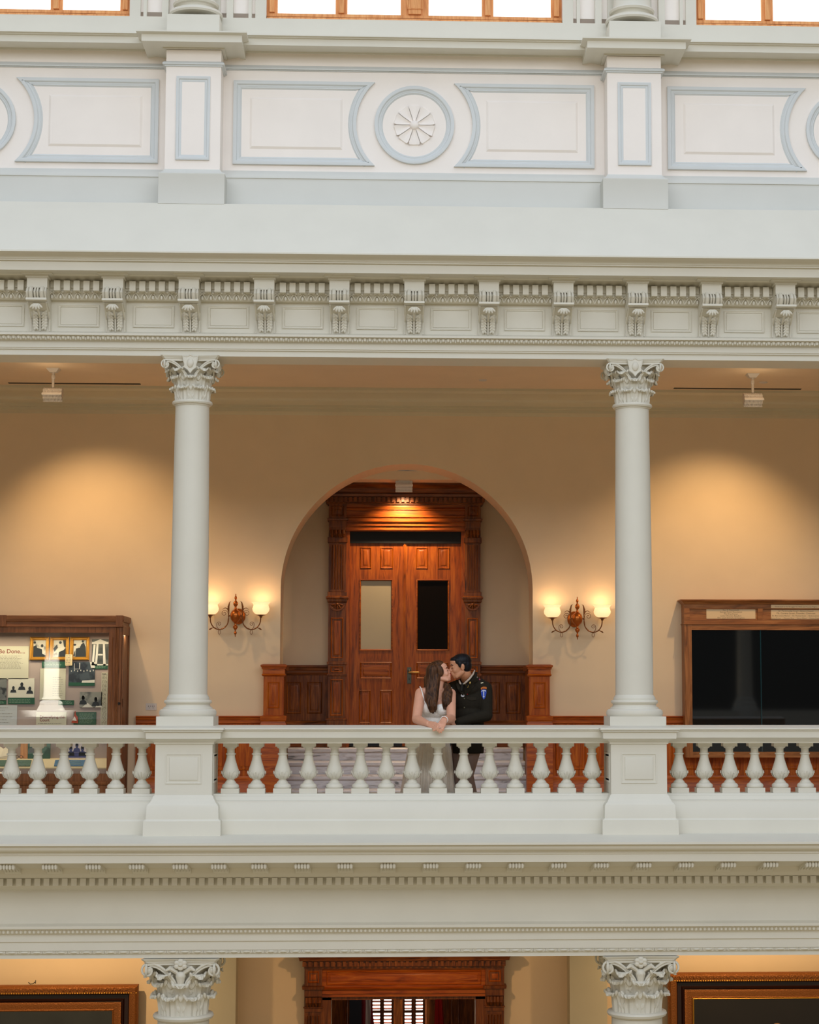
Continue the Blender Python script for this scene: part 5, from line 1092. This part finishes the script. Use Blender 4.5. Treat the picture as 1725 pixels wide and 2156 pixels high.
def frame(C, fx, pitch, roll=0):
    """head frame: x forward, y left, z up; fx = +1 looks to +X, -1 to -X; pitch up positive"""
    f = Vector((fx*math.cos(pitch), 0, math.sin(pitch))); u = Vector((-fx*math.sin(pitch), 0, math.cos(pitch))); l = u.cross(f)
    R = Matrix((f, l, u)).transposed(); R = Matrix.Rotation(roll, 3, 'Z') @ R; return C, R
def headmesh(b, C, R, s):
    def E_(c, r): b.ell(C+R @ (Vector(c)*s), r[0]*s, r[1]*s, r[2]*s, 18, 12, R)
    def K_(a, c, ra, rb): b.cap(C+R @ (Vector(a)*s), C+R @ (Vector(c)*s), ra*s, rb*s, 10)
    E_((-.012, 0, .04), (.095, .074, .082)); E_((.035, 0, .0), (.055, .06, .078)); E_((.03, 0, -.05), (.052, .052, .045)); E_((.058, 0, -.078), (.024, .026, .022)); E_((.066, 0, -.058), (.024, .03, .026)); E_((.042, 0, .055), (.048, .056, .045))
    K_((.08, 0, .024), (.103, 0, -.014), .008, .0105); E_((.094, .010, -.019), (.012, .008, .008)); E_((.094, -.010, -.019), (.012, .008, .008))
    E_((.086, 0, -.041), (.014, .022, .009)); E_((.083, 0, -.053), (.014, .02, .009)); E_((.076, 0, .038), (.016, .046, .012))
    for q in (-1, 1):
        E_((.056, q*.034, -.02), (.025, .022, .027)); E_((.074, q*.03, .012), (.014, .015, .010)); E_((-.008, q*.072, .0), (.02, .009, .031)); E_((-.012, q*.08, .01), (.014, .006, .018)); K_((-.005, q*.05, -.045), (.05, q*.028, -.08), .022, .018)
def hand(b, W, Kn, side, tips, thumb, r=.0085):
    """W wrist, Kn centre of the knuckles, side = direction across the palm, tips = four (mid, tip) pairs"""
    W = Vector(W); Kn = Vector(Kn); s = Vector(side).normalized()
    for q in (-1.5, -.5, .5, 1.5): b.cap(W+s*q*.008+(Kn-W)*.08, Kn+s*q*.0175, .0155, .0115, 8)
    for q, (m_, t_), rr in zip((-1.5, -.5, .5, 1.5), tips, (.9, 1, 1, .85)):
        a = Kn+s*q*.0185; m_ = Vector(m_); t_ = Vector(t_); b.cap(a, m_, r*rr*1.1, r*rr, 8); b.cap(m_, m_.lerp(t_, .55), r*rr, r*rr*.92, 8); b.cap(m_.lerp(t_, .55), t_, r*rr*.92, r*rr*.8, 8)
    t0, t1, t2 = [Vector(v) for v in thumb]; b.cap(t0, t1, .0125, .0105, 8); b.cap(t1, t2, .0105, .0085, 8)
FE = .40
# woman ------------------------------------------------------------
wo = thing('person', (P(905, 1700, .42).x, .42, FZ), 'woman with long brown hair in a white strap dress, leaning on the handrail and kissing the man in uniform', 'person')
wo['label'] = 'person with long brown hair in a white strapped dress, forearms on the handrail, kissing'
Cw, Rw = frame(P(927.2, 1419, FE), 1, math.radians(20), math.radians(-8)); sw = .93
b = MB(); headmesh(b, Cw, Rw, sw)
b.cap(P(926, 1432, FE), P(921, 1458, .38), .046, .05); b.cap(P(921, 1452, .39), P(917, 1470, .40), .06, .09)
chest = P(917, 1484, .41); waist = P(911, 1527, .45); hip = P(905, 1572, .45)
b.ell(chest, .150, .100, .135, 24, 14); b.ell(P(914, 1508, .43), .125, .092, .12, 24, 14); b.ell(waist, .118, .088, .12, 24, 14); b.ell(hip, .165, .118, .13, 24, 14)
for x in (902.5, 930.5): b.ell(P(x, 1489, .335), .064, .058, .06, 16, 10)
shl, shr = P(886, 1460, .40), P(949, 1461, .41)
b.cap(P(908, 1456, .39), shl, .045, .05); b.cap(P(932, 1457, .40), shr, .045, .048)
ell_, elr = P(877, 1514.5, .13), P(950.5, 1513.5, .16); wl, wr = P(901.5, 1524, -.165), P(936.5, 1513.5, -.16)
b.cap(shl, shl.lerp(ell_, .55), .052, .047); b.cap(shl.lerp(ell_, .55), ell_, .047, .041); b.cap(shr, shr.lerp(elr, .55), .051, .046); b.cap(shr.lerp(elr, .55), elr, .046, .04)
b.cap(ell_, ell_.lerp(wl, .35), .041, .041); b.cap(ell_.lerp(wl, .35), wl, .041, .0265); b.cap(elr, elr.lerp(wr, .35), .04, .040); b.cap(elr.lerp(wr, .35), wr, .040, .0265)
hy = -.285
def T(x, y, Y=hy): return P(x, y, Y)
hand(b, wl, T(913.5, 1527.5, -.255), (.45, 0, .75), [(T(916, 1535.5, -.30), T(911.5, 1539, -.292)), (T(919.5, 1533.5, -.308), T(915.5, 1538.5, -.30)), (T(922, 1530.5, -.31), T(919.5, 1536.5, -.308)), (T(923, 1527, -.305), T(923, 1533, -.312))],
     (T(906, 1521, -.2), T(915, 1521.5, -.24), T(922, 1524.5, -.27)))
hand(b, wr, T(930, 1526.5, -.272), (-.9, 0, .25), [(T(934.3, 1532, -.312), T(933.5, 1538.5, -.31)), (T(930.5, 1535, -.316), T(929.6, 1542.5, -.312)), (T(926.4, 1535, -.316), T(925, 1543, -.312)), (T(923, 1533.5, -.312), T(921, 1540.5, -.31))],
     (T(932, 1518, -.2), T(925.5, 1522.5, -.27), T(921.5, 1527.5, -.285)))
for x in (-.085, .085): b.cap(hip+Vector((x, 0, -.04)), hip+Vector((x, -.02, -.42)), .085, .055); b.cap(hip+Vector((x, -.02, -.42)), Vector((hip.x+x, .44, FZ+.07)), .055, .035); b.cap(Vector((hip.x+x, .44, FZ+.035)), Vector((hip.x+x, .33, FZ+.03)), .032, .028)
body = remesh(b.build('body', skinw, wo), .0042, 5, .5)
# dress
white = mat('white_lace', (246, 242, 236), .7, bump=.5, bs=140, var=.04, vs=60); tulle = mat('pale_pleated_tulle', (246, 238, 228), .75, var=.05, vs=14)
b = MB()
for x, y in ((902.2, 1491.5), (931, 1493.5)): b.ell(P(x, y, .318), .069, .058, .060, 20, 12)
b.ell(P(914, 1515, .425), .136, .105, .105, 24, 14); b.ell(waist+Vector((0, 0, -.01)), .127, .097, .12, 24, 14); b.ell(P(916.5, 1502, .40), .148, .108, .055, 24, 12)
remesh(b.build('bodice', white, wo), .0045, 3)
b = MB()
b.tube([P(884.5, 1446, .40), P(887, 1450, .35), P(890.5, 1462, .315), P(893, 1475, .30), P(897, 1484, .285)], .0052, 8); b.tube([P(884.5, 1446, .40), P(886, 1450, .47), P(890, 1475, .5)], .005, 8)
b.tube([P(951, 1448, .40), P(950, 1453, .36), P(945, 1470, .325), P(938, 1484, .29)], .0052, 8); b.build('strap', white, wo)
b = MB(); rings = []
ks = [(1524, .45, 911, .120, .10), (1540, .45, 908, .135, .12), (1560, .46, 905, .17, .15), (1580, .47, 904, .190, .18), (1625, .48, 902.5, .212, .21), (1668, .49, 901, .232, .23), (1715, .5, 900, .27, .27), (1760, .5, 899, .31, .3)]
n = 220; vs = []
for i, (y, Y, x, rx_, ry_) in enumerate(ks):
    c = P(x, y, Y) if y < 1760 else Vector((P(x, 1760, Y).x, Y, FZ+.012)); amp = (.0, .004, .008, .011, .014, .017, .02, .024)[i]
    for j in range(n):
        a = 2*PI*j/n; r_ = 1+0*a; w_ = amp*(math.sin(30*a+.8*math.sin(3*a)+i*.12)+.5*math.sin(17*a+1+i*.2))
        vs.append((c.x+(rx_+w_)*math.cos(a), c.y+(ry_+w_)*math.sin(a), c.z))
b.add(vs, [(n*i+j, n*i+(j+1) % n, n*i+n+(j+1) % n, n*i+n+j) for i in range(len(ks)-1) for j in range(n)]+[tuple(range(n))]); sk_ = b.build('skirt', tulle, wo, smooth=3)
# hair
b = MB()
def HE(c, r): b.ell(Cw+Rw @ (Vector(c)*sw), r[0]*sw, r[1]*sw, r[2]*sw, 20, 12, Rw)
HE((-.03, 0, .052), (.094, .086, .086)); HE((-.012, 0, .088), (.084, .07, .052)); HE((-.055, 0, -.0), (.068, .084, .095)); HE((.012, -.066, .03), (.04, .022, .06)); HE((.0, .07, .03), (.045, .02, .06))
def path(pts_, rs, n_=1):
    for i in range(len(pts_)-1): b.cap(pts_[i], pts_[i+1], rs[i], rs[i+1], 12)
path([P(912, 1412, .36), P(909, 1436, .345), P(907.5, 1458, .315), P(906, 1474, .275), P(909.5, 1489, .255), P(912, 1500, .262)], [.066, .058, .050, .046, .036, .012])
path([P(918, 1424, .34), P(915, 1450, .31), P(913, 1475, .268), P(917, 1492, .262)], [.045, .045, .042, .018])
path([P(906, 1430, .43), P(904, 1460, .46)], [.06, .05])
path([P(935, 1438, .42), P(942, 1446, .37), P(945, 1458, .325), P(943.5, 1472, .28), P(943.5, 1483, .265), P(941.5, 1494, .27)], [.022, .033, .038, .036, .028, .009])
path([P(943, 1446, .36), P(938, 1462, .31), P(936.5, 1478, .272), P(934, 1490, .27)], [.022, .03, .026, .009])
for k in range(46):                                          # wavy locks following both tresses
    left = k < 28; t_ = random.random(); ph = random.uniform(0, 6)
    if left: base_ = [P(905+14*t_, 1400+4*random.random(), .33), P(900+18*t_, 1430, .30), P(898.5+20*t_, 1455, .275), P(898+20*t_, 1472, .235), P(901+19*t_, 1487, .215), P(907+11*t_, 1498+4*random.random(), .235)]
    else: base_ = [P(937+8*t_, 1438+3*t_, .36), P(937+14*t_, 1450, .33), P(936+16*t_, 1463, .285), P(934+17*t_, 1476, .25), P(935+14*t_, 1486, .245), P(935+9*t_, 1491+5*random.random(), .252)]
    pts_ = []
    for i in range(len(base_)-1):
        for q in range(4):
            f = q/4; v = base_[i].lerp(base_[i+1], f); s_ = (i+f)/5; v.x += .007*s_*math.sin(ph+s_*9); v.y += .006*math.cos(ph+s_*7)+ (.016 if left else .012)*abs(t_-.5)*2; pts_.append(v)
    pts_.append(base_[-1]); m_ = len(pts_); b.tube(pts_, [.0075*(1-.75*(i/m_)**2) for i in range(m_)], 6)
remesh(b.build('hair', hairw, wo), .0042, 2, .4)
b = MB(); c = wr.lerp(Vector(T(930, 1526.5, -.272)), .12); ax = (T(930, 1526.5, -.272)-wr).normalized(); u = ax.cross(Vector((0, 1, 0))).normalized(); v = ax.cross(u)
for i in range(20): a = 2*PI*i/20; b.ell(c+u*.031*math.cos(a)+v*.031*math.sin(a), .0055, seg=8, rings=6)
b.build('pearl_bracelet', mat('white_pearls', (244, 240, 236), .2), wo)
b = MB(); c = T(926.6, 1532.5, -.3165); b.tube([c+Vector((.0105*math.cos(2*PI*i/12), .0105*math.sin(2*PI*i/12), 0)) for i in range(12)], .0018, 6, True); b.ell(c+Vector((0, -.0115, 0)), .0035); b.build('ring', mat('silver_ring', (230, 226, 216), .15, metal=1), wo)
def feature(C, R, s, pts_, r, nm, m, par):
    b = MB(); b.tube([C+R @ (Vector(p_)*s) for p_ in pts_], r, 6); b.build(nm, m, par)
lash = mat('dark_lashes', (38, 26, 22), .6); lipm = mat('rosy_lips', (178, 92, 84), .4)
for C, R, s, par, q, cl in ((Cw, Rw, sw, wo, -1, (70, 48, 38)),):
    feature(C, R, s, [(.083, q*.042, .007), (.087, q*.032, .002), (.089, q*.02, .004)], .0018, 'eyelashes', lash, par); feature(C, R, s, [(.079, q*.05, .031), (.088, q*.036, .038), (.091, q*.018, .034)], .0028, 'eyebrow', mat('brown_brow', cl, .7), par)
b = MB(); b.ell(Cw+Rw @ Vector((.0925, -.002, -.0405))*sw, .0085, .018, .0055, 12, 8, Rw); b.ell(Cw+Rw @ Vector((.0895, -.002, -.0525))*sw, .0085, .016, .006, 12, 8, Rw); b.build('lips', lipm, wo)
# man ---------------------------------------------------------------
mn = thing('person', (P(985, 1700, .58).x, .58, FZ), 'person with short black hair in a dark army dress uniform, leaning down in a kiss', 'person')
Cm, Rm = frame(P(969.4, 1405, FE), -1, math.radians(-9), math.radians(10)); sm_ = .98
b = MB(); headmesh(b, Cm, Rm, sm_)
b.cap(P(979, 1416, .42), P(986, 1438, .55), .054, .056)
b.ell(P(986, 1476, .62), .14, .095, .16, 22, 14); b.ell(P(985, 1520, .61), .12, .095, .15, 22, 14); b.ell(P(984, 1562, .60), .125, .095, .10, 22, 14)
ml, me_, mw = P(1021, 1450, .575), P(1024.5, 1506, .53), P(966, 1520, .34)
rl, re_, rw_ = P(955, 1450, .55), P(940, 1495, .66), P(908, 1512, .60)
b.cap(P(990, 1440, .56), ml, .045, .05); b.cap(ml, me_, .05, .042); b.cap(me_, mw, .042, .03); b.cap(P(980, 1440, .55), rl, .045, .05); b.cap(rl, re_, .05, .042); b.cap(re_, rw_, .042, .03)
hand(b, mw, P(955, 1521, .335), (0, .2, .9), [(P(946, 1517, .33), P(938, 1518, .335)), (P(945, 1520, .325), P(936, 1521, .335)), (P(945, 1523, .325), P(937, 1524, .335)), (P(946, 1526, .33), P(939, 1527, .335))], (P(960, 1516, .33), P(953, 1513, .325), P(947, 1512, .33)), .0095)
hand(b, rw_, P(899, 1513, .575), (0, .2, .9), [(P(893, 1510, .57), P(888, 1511, .56)), (P(892, 1513, .57), P(887, 1514, .56)), (P(892, 1516, .57), P(888, 1517, .56)), (P(893, 1519, .57), P(889, 1520, .56))], (P(902, 1508, .57), P(897, 1506, .56), P(893, 1505, .56)), .0095)
hipA, knA, anA = P(993, 1572, .58), P(981, 1632, .50), Vector((P(1006, 1740, .60).x, .60, FZ+.08)); hipB, knB, anB = P(970, 1572, .60), P(967, 1640, .56), Vector((P(964, 1740, .60).x, .60, FZ+.08))
for h_, k_, a_ in ((hipA, knA, anA), (hipB, knB, anB)): b.cap(h_, k_, .07, .05); b.cap(k_, a_, .05, .035)
remesh(b.build('body', skinm, mn), .0045, 5, .5)
b = MB()
def HM(c, r): b.ell(Cm+Rm @ (Vector(c)*sm_), r[0]*sm_, r[1]*sm_, r[2]*sm_, 20, 12, Rm)
HM((-.02, 0, .054), (.098, .079, .074)); HM((.030, 0, .080), (.056, .062, .030)); HM((-.052, 0, .012), (.060, .076, .072)); HM((-.03, 0, .03), (.06, .081, .05))
for q in (-1, 1): HM((.012, q*.066, .028), (.02, .013, .032)); HM((.028, q*.06, .06), (.022, .014, .03))
remesh(b.build('hair', hairb, mn), .0042, 2, .4)
uni = mat('dark_green_wool', (40, 36, 29), .85, spec=.12, var=.06, vs=40, bump=.2, bs=160); pants = mat('taupe_wool_trousers', (150, 128, 120), .8, var=.04); shirt = mat('light_khaki_shirt', (186, 172, 158), .7)
b = MB()
b.ell(P(985, 1470, .60), .170, .128, .185, 26, 16); b.ell(P(985, 1505, .60), .148, .122, .14, 26, 16); b.ell(P(984, 1545, .60), .152, .13, .15, 26, 16)
b.lathe(P(985, 1560, .6).x, .60, [(.15, P(984, 1515, .6).z), (.155, P(984, 1540, .6).z), (.15, P(984, 1586, .6).z)], 28)
b.ell(P(984, 1450, .53), .11, .085, .075, 20, 12); b.cap(P(986, 1438, .55), ml, .062, .068); b.cap(P(978, 1440, .55), rl, .06, .066); b.cap(P(992, 1432, .55), P(1012, 1441, .57), .05, .055)
b.cap(ml, ml.lerp(me_, .5), .071, .066); b.cap(ml.lerp(me_, .5), me_, .066, .056); b.cap(me_, me_.lerp(mw, .5), .058, .052); b.cap(me_.lerp(mw, .5), mw, .05, .04)
b.cap(rl, re_, .068, .056); b.cap(re_, rw_.lerp(re_, .15), .056, .042)
b.tube([P(1003, 1416, .50), P(1001, 1424, .46), P(993, 1434, .44), P(984, 1444, .445), P(979, 1456, .455)], [.014, .017, .02, .021, .01], 10)
b.tube([P(962, 1432, .50), P(963, 1442, .465), P(968, 1452, .46), P(976, 1462, .46)], [.012, .018, .02, .01], 10)
jk = remesh(b.build('jacket', uni, mn), .0048, 3)
b = MB(); b.tube([P(999.5, 1411.5, .46), P(996.5, 1419, .425), P(989, 1429, .40), P(980, 1437.5, .405), P(975, 1441, .42)], [.006, .008, .009, .009, .005], 8); b.tube([P(967, 1432, .44), P(969, 1438, .42), P(974, 1443, .42)], [.006, .009, .006], 8); b.build('shirt_collar', shirt, mn)
b = MB(); b.cap(P(973.5, 1440.5, .415), P(972, 1452, .44), .012, .016, 10); b.build('necktie', mat('black_tie', (20, 22, 20), .6), mn)
b = MB()                                                     # trousers
b.ell(P(983, 1572, .60), .146, .12, .10, 22, 14)
for h_, k_, a_, r0 in ((hipA, knA, anA, .096), (hipB, knB, anB, .09)): b.cap(h_, k_, r0, .072); b.cap(k_, a_, .072, .062)
remesh(b.build('trousers', pants, mn), .006, 3)
for a_ in (anA, anB):
    b = MB(); b.cap((a_.x, a_.y, FZ+.04), (a_.x-.03, a_.y-.16, FZ+.036), .038, .034); b.box(a_.x-.05, a_.x+.03, a_.y-.19, a_.y+.03, FZ+.002, FZ+.02); b.cap((a_.x, a_.y, FZ+.04), (a_.x, a_.y, FZ+.1), .038, .045); b.build('shoe', black, mn)
def surf(x, y):
    """front surface of the jacket under photo point (x, y)"""
    p0 = P(x, y, -.1); p1 = P(x, y, 1.2); d = (p1-p0); me = jk.data; o = jk.matrix_world
    loc = mn.location
    r = jk.ray_cast(p0-loc, d.normalized()); return (r[1]+loc) if r[0] else P(x, y, .5)
bpy.context.view_layer.update()
def flat(nm, poly, m, lift=.003, par=mn):
    """badge of photo-traced outline lying on the cloth"""
    b = MB(); n_ = len(poly); fr_ = []; bk = []
    for x, y in poly: q = surf(x, y); fr_.append(Vector((q.x, q.y-lift-.0015, q.z))); bk.append(Vector((q.x, q.y+.001, q.z)))
    b.add(fr_+bk, [tuple(range(n_)), tuple(range(n_, 2*n_))]+[(i, (i+1) % n_, n_+(i+1) % n_, n_+i) for i in range(n_)]); return b.build(nm, m, par)
bl = mat('blue_patch', (20, 62, 170), .6); orr = mat('orange_tab', (222, 120, 34), .6); wh = mat('white_stitching', (220, 224, 232), .6); gl_ = mat('gold_insignia', (206, 176, 96), .3, metal=.6)
lap = mat('dark_green_lapel', (46, 41, 33), .85, spec=.12, var=.05, vs=40)
flat('lapel', [(1003.5, 1424), (1006.5, 1434), (999, 1437.5), (1001, 1443.5), (992, 1454), (981, 1463.5), (977.5, 1464), (978.5, 1455), (985, 1445), (994, 1434)], lap, .010)
flat('lapel', [(961.5, 1436), (966, 1440), (970.5, 1450), (976, 1463), (969, 1457), (963, 1449)], lap, .010)
flat('pocket_flap', [(983, 1466.5), (1003.5, 1468.5), (1003, 1473.5), (993, 1475), (983, 1471.5)], lap, .005)
flat('orange_shoulder_tab', [(1012.6, 1448.3), (1016, 1446.6), (1019, 1446), (1022, 1446.2), (1024.9, 1446.8), (1024.6, 1451), (1021, 1450.3), (1017, 1450.8), (1013, 1452)], orr)
flat('tab_lettering', [(1014.6, 1448.9), (1018.5, 1447.7), (1023.4, 1447.9), (1023.3, 1449.3), (1018.8, 1449.2), (1014.9, 1450.4)], mat('dark_tab_letters', (92, 40, 20), .7), .006)
flat('blue_shield_patch', [(1012.8, 1453.4), (1016, 1451.8), (1019.2, 1451.2), (1022, 1451.7), (1024.4, 1452.8), (1024.6, 1458), (1023.6, 1464), (1021.6, 1469.5), (1018.8, 1473), (1016.4, 1469.5), (1014, 1463.5), (1012.9, 1458)], bl)
flat('patch_sword', [(1017.9, 1456), (1018.9, 1454.8), (1019.9, 1456), (1019.5, 1465.8), (1020.4, 1466), (1020.4, 1467), (1019.4, 1467), (1019.2, 1470), (1018.5, 1470), (1018.3, 1467), (1017.2, 1467), (1017.2, 1466), (1018.2, 1465.8)], wh, .0065)
flat('patch_arc', [(1013.8, 1455.4), (1016, 1453.6), (1019, 1452.9), (1022, 1453.4), (1023.8, 1454.8), (1023.4, 1456), (1021.6, 1454.9), (1019, 1454.4), (1016.2, 1455), (1014.3, 1456.6)], wh, .0065)
flat('rank_bar', [(1012.4, 1437.4), (1017.6, 1436.2), (1018, 1438), (1012.8, 1439.2)], mat('pale_gold_bar', (236, 226, 190), .3), .006)
for x, y, c_, nm in ((1004.6, 1426.2, (150, 150, 140), 'epaulette_button'), (1010, 1430.5, (160, 60, 90), 'regimental_pin')):
    q = surf(x, y); MB().ell((q.x, q.y-.002, q.z), .0085, .005, .0085, 12, 8).build(nm, mat(nm, c_, .3, metal=.3), mn)
for pts_ in (((980.6, 1441.6), (986.3, 1447)), ((987.2, 1442.6), (984.3, 1448))):
    b = MB(); a, c = [surf(*p_) for p_ in pts_]; b.tube([a+Vector((0, -.005, 0)), c+Vector((0, -.005, 0))], .0028, 6); b.build('crossed_rifle', gl_, mn)
q = surf(990, 1437.5); MB().ell((q.x, q.y-.003, q.z), .009, .004, .011, 12, 8).build('collar_disc', gl_, mn)
q = surf(974.6, 1464); b = MB(); b.tube([(q.x+.015*math.cos(2*PI*i/14), q.y-.005, q.z+.0115*math.sin(2*PI*i/14)) for i in range(14)], .0035, 6, True); b.tube([(q.x-.013, q.y-.005, q.z), (q.x+.013, q.y-.005, q.z)], .0035, 6); b.build('silver_badge', wh, mn)
flat('ribbon', [(979.4, 1458.8), (982.4, 1459.4), (982.2, 1462), (979.2, 1461.4)], wh, .004); flat('ribbon', [(982.4, 1459.4), (985.4, 1460.2), (985.2, 1462.8), (982.2, 1462)], mat('red_ribbon', (176, 40, 44), .6), .004)
for y in (1471, 1490): q = surf(978, y); MB().ell((q.x, q.y-.003, q.z), .008, .004, .008, 12, 8).build('jacket_button', mat('dull_button', (84, 78, 60), .4, metal=.5), mn)
lashm = mat('black_lashes', (20, 16, 16), .6)
for q in (1,):
    feature(Cm, Rm, sm_, [(.083, q*.042, .007), (.087, q*.032, .002), (.089, q*.02, .004)], .0018, 'eyelashes', lashm, mn); feature(Cm, Rm, sm_, [(.078, q*.05, .031), (.088, q*.036, .038), (.091, q*.018, .034)], .0034, 'eyebrow', lashm, mn)
# ------------------------------------------------------------------ light
wd = bpy.data.worlds.new('world'); sc.world = wd; wd.use_nodes = True; nt = wd.node_tree; bg = nt.nodes['Background']
tc = nt.nodes.new('ShaderNodeTexCoord'); sx = nt.nodes.new('ShaderNodeSeparateXYZ'); nt.links.new(tc.outputs['Generated'], sx.inputs[0])
mr = nt.nodes.new('ShaderNodeMapRange'); mr.inputs['From Min'].default_value = -.5; mr.inputs['From Max'].default_value = .6; nt.links.new(sx.outputs['Z'], mr.inputs['Value'])
# the opposite gallery behind the camera is darker around eye level
ab = nt.nodes.new('ShaderNodeMath'); ab.operation = 'ABSOLUTE'; nt.links.new(sx.outputs['Z'], ab.inputs[0])
m1 = nt.nodes.new('ShaderNodeMapRange'); m1.inputs['From Min'].default_value = .12; m1.inputs['From Max'].default_value = .22; m1.inputs['To Min'].default_value = .18; m1.inputs['To Max'].default_value = 1; nt.links.new(ab.outputs[0], m1.inputs['Value'])
rp = nt.nodes.new('ShaderNodeValToRGB'); e = rp.color_ramp.elements
e[0].position = 0; e[0].color = (.36, .30, .19, 1); e[1].position = 1; e[1].color = (.52, .58, .70, 1)
k = e.new(.45); k.color = (.39, .355, .28, 1)
nt.links.new(mr.outputs[0], rp.inputs[0]); nt.links.new(rp.outputs[0], bg.inputs['Color']); nt.links.new(m1.outputs[0], bg.inputs['Strength']); bg.inputs['Strength'].default_value = 1.0
def light(kind, name, loc, energy, color, **kw):
    l = bpy.data.lights.new(name, kind); l.energy = energy; l.color = color
    for k_, v in kw.items(): setattr(l, k_, v)
    o = bpy.data.objects.new(name, l); COL.objects.link(o); o.location = Vector(loc); return o
def aim(o, t): o.rotation_euler = (Vector(t)-o.location).to_track_quat('-Z', 'Y').to_euler()
sk = light('AREA', 'skylight', (0, -8, 10.5), 520, (.76, .88, 1.0), shape='RECTANGLE', size=24, size_y=11)
s2 = light('AREA', 'opposite_clerestory', (0, -14.5, 8.0), 940, (.90, .95, 1.0), shape='RECTANGLE', size=22, size_y=4); aim(s2, (0, 0, 1.5))
# columns of the opposite gallery: they show only as reflections in the case glass
for nm, xo in (('left', -7.6), ('right', 7.8)):
    o = struct(MB().lathe(xo, -18.0, [(.3, FZ), (.3, -.1), (.245, -.01), (.255, .03), (.235, .062), (.218, .075), (.193, .1), (.212, .128), (.188, .146), (.171, .17), (.152, 3.1), (.25, 3.3)], 40).build('trim_opposite_column_'+nm, plaster))
struct(MB().box(-14, 14, -18.25, -17.75, FZ-.3, -.12).build('trim_opposite_parapet', plaster))
o = light('SPOT', 'sunbeam', (-6.5, -10, 8.5), 130000, (1, .98, .94), spot_size=math.radians(6.5), spot_blend=.35, shadow_soft_size=.1); aim(o, (-7.6, -17.9, .28))
s3 = light('AREA', 'low_warm_fill', (0, -19.2, -1.2), 850, (1.0, .80, .52), shape='RECTANGLE', size=20, size_y=2); aim(s3, (0, 0, -1.6))  # added warm fill from behind the camera, brightens the lower zone; no real lamps
warm = (1.0, .66, .33)
for L_ in (L1, L2): light('POINT', 'lamp_spill', L_+Vector((0, -.3, .0)), 1.3, (1, .74, .46), shadow_soft_size=.1)
for L_, tg in ((L1, (L1.x+.35, YB, 1.1)), (L2, (L2.x-.25, YB, 1.1))):
    o = light('SPOT', 'spot_light', L_+Vector((0, .06, -.06)), 140, warm, spot_size=math.radians(92), spot_blend=.9, shadow_soft_size=.05); aim(o, tg)
o = light('SPOT', 'spot_light', L3+Vector((0, .03, -.09)), 120, (1, .72, .42), spot_size=math.radians(120), spot_blend=.9, shadow_soft_size=.04); aim(o, (L3.x, YD, 1.6))
for p_ in SC: light('POINT', 'sconce_light', p_, 1.5, (1.0, .70, .42), shadow_soft_size=.05)
for xx in (-3.6, 3.6): o = light('SPOT', 'lower_spot_light', (xx, 2.3, LZ-.15), 170, warm, spot_size=math.radians(110), spot_blend=.8, shadow_soft_size=.05); aim(o, (xx, 4, -3.1))
o = light('SPOT', 'lower_spot_light', (0, 2.0, LZ-.15), 90, (1, .6, .28), spot_size=math.radians(90), spot_blend=.9, shadow_soft_size=.05); aim(o, (0, 4, -2.6))
light('POINT', 'room_light', (0, 7, -2.0), 20, (1, .8, .6), shadow_soft_size=.3)
o = light('AREA', 'case_light', (-4.2, 3.66, Z(1333, 3.6, 150)-.02), 13, (1, .85, .6), shape='RECTANGLE', size=2.4, size_y=.1)

sc.view_settings.view_transform = 'Standard'; sc.view_settings.look = 'None'; sc.view_settings.gamma = 1; sc.view_settings.use_curve_mapping = False
sc.view_settings.exposure = 0.0
sc.cycles.max_bounces = 8; sc.cycles.diffuse_bounces = 4; sc.cycles.caustics_reflective = False; sc.cycles.caustics_refractive = False
sc.cycles.use_denoising = True
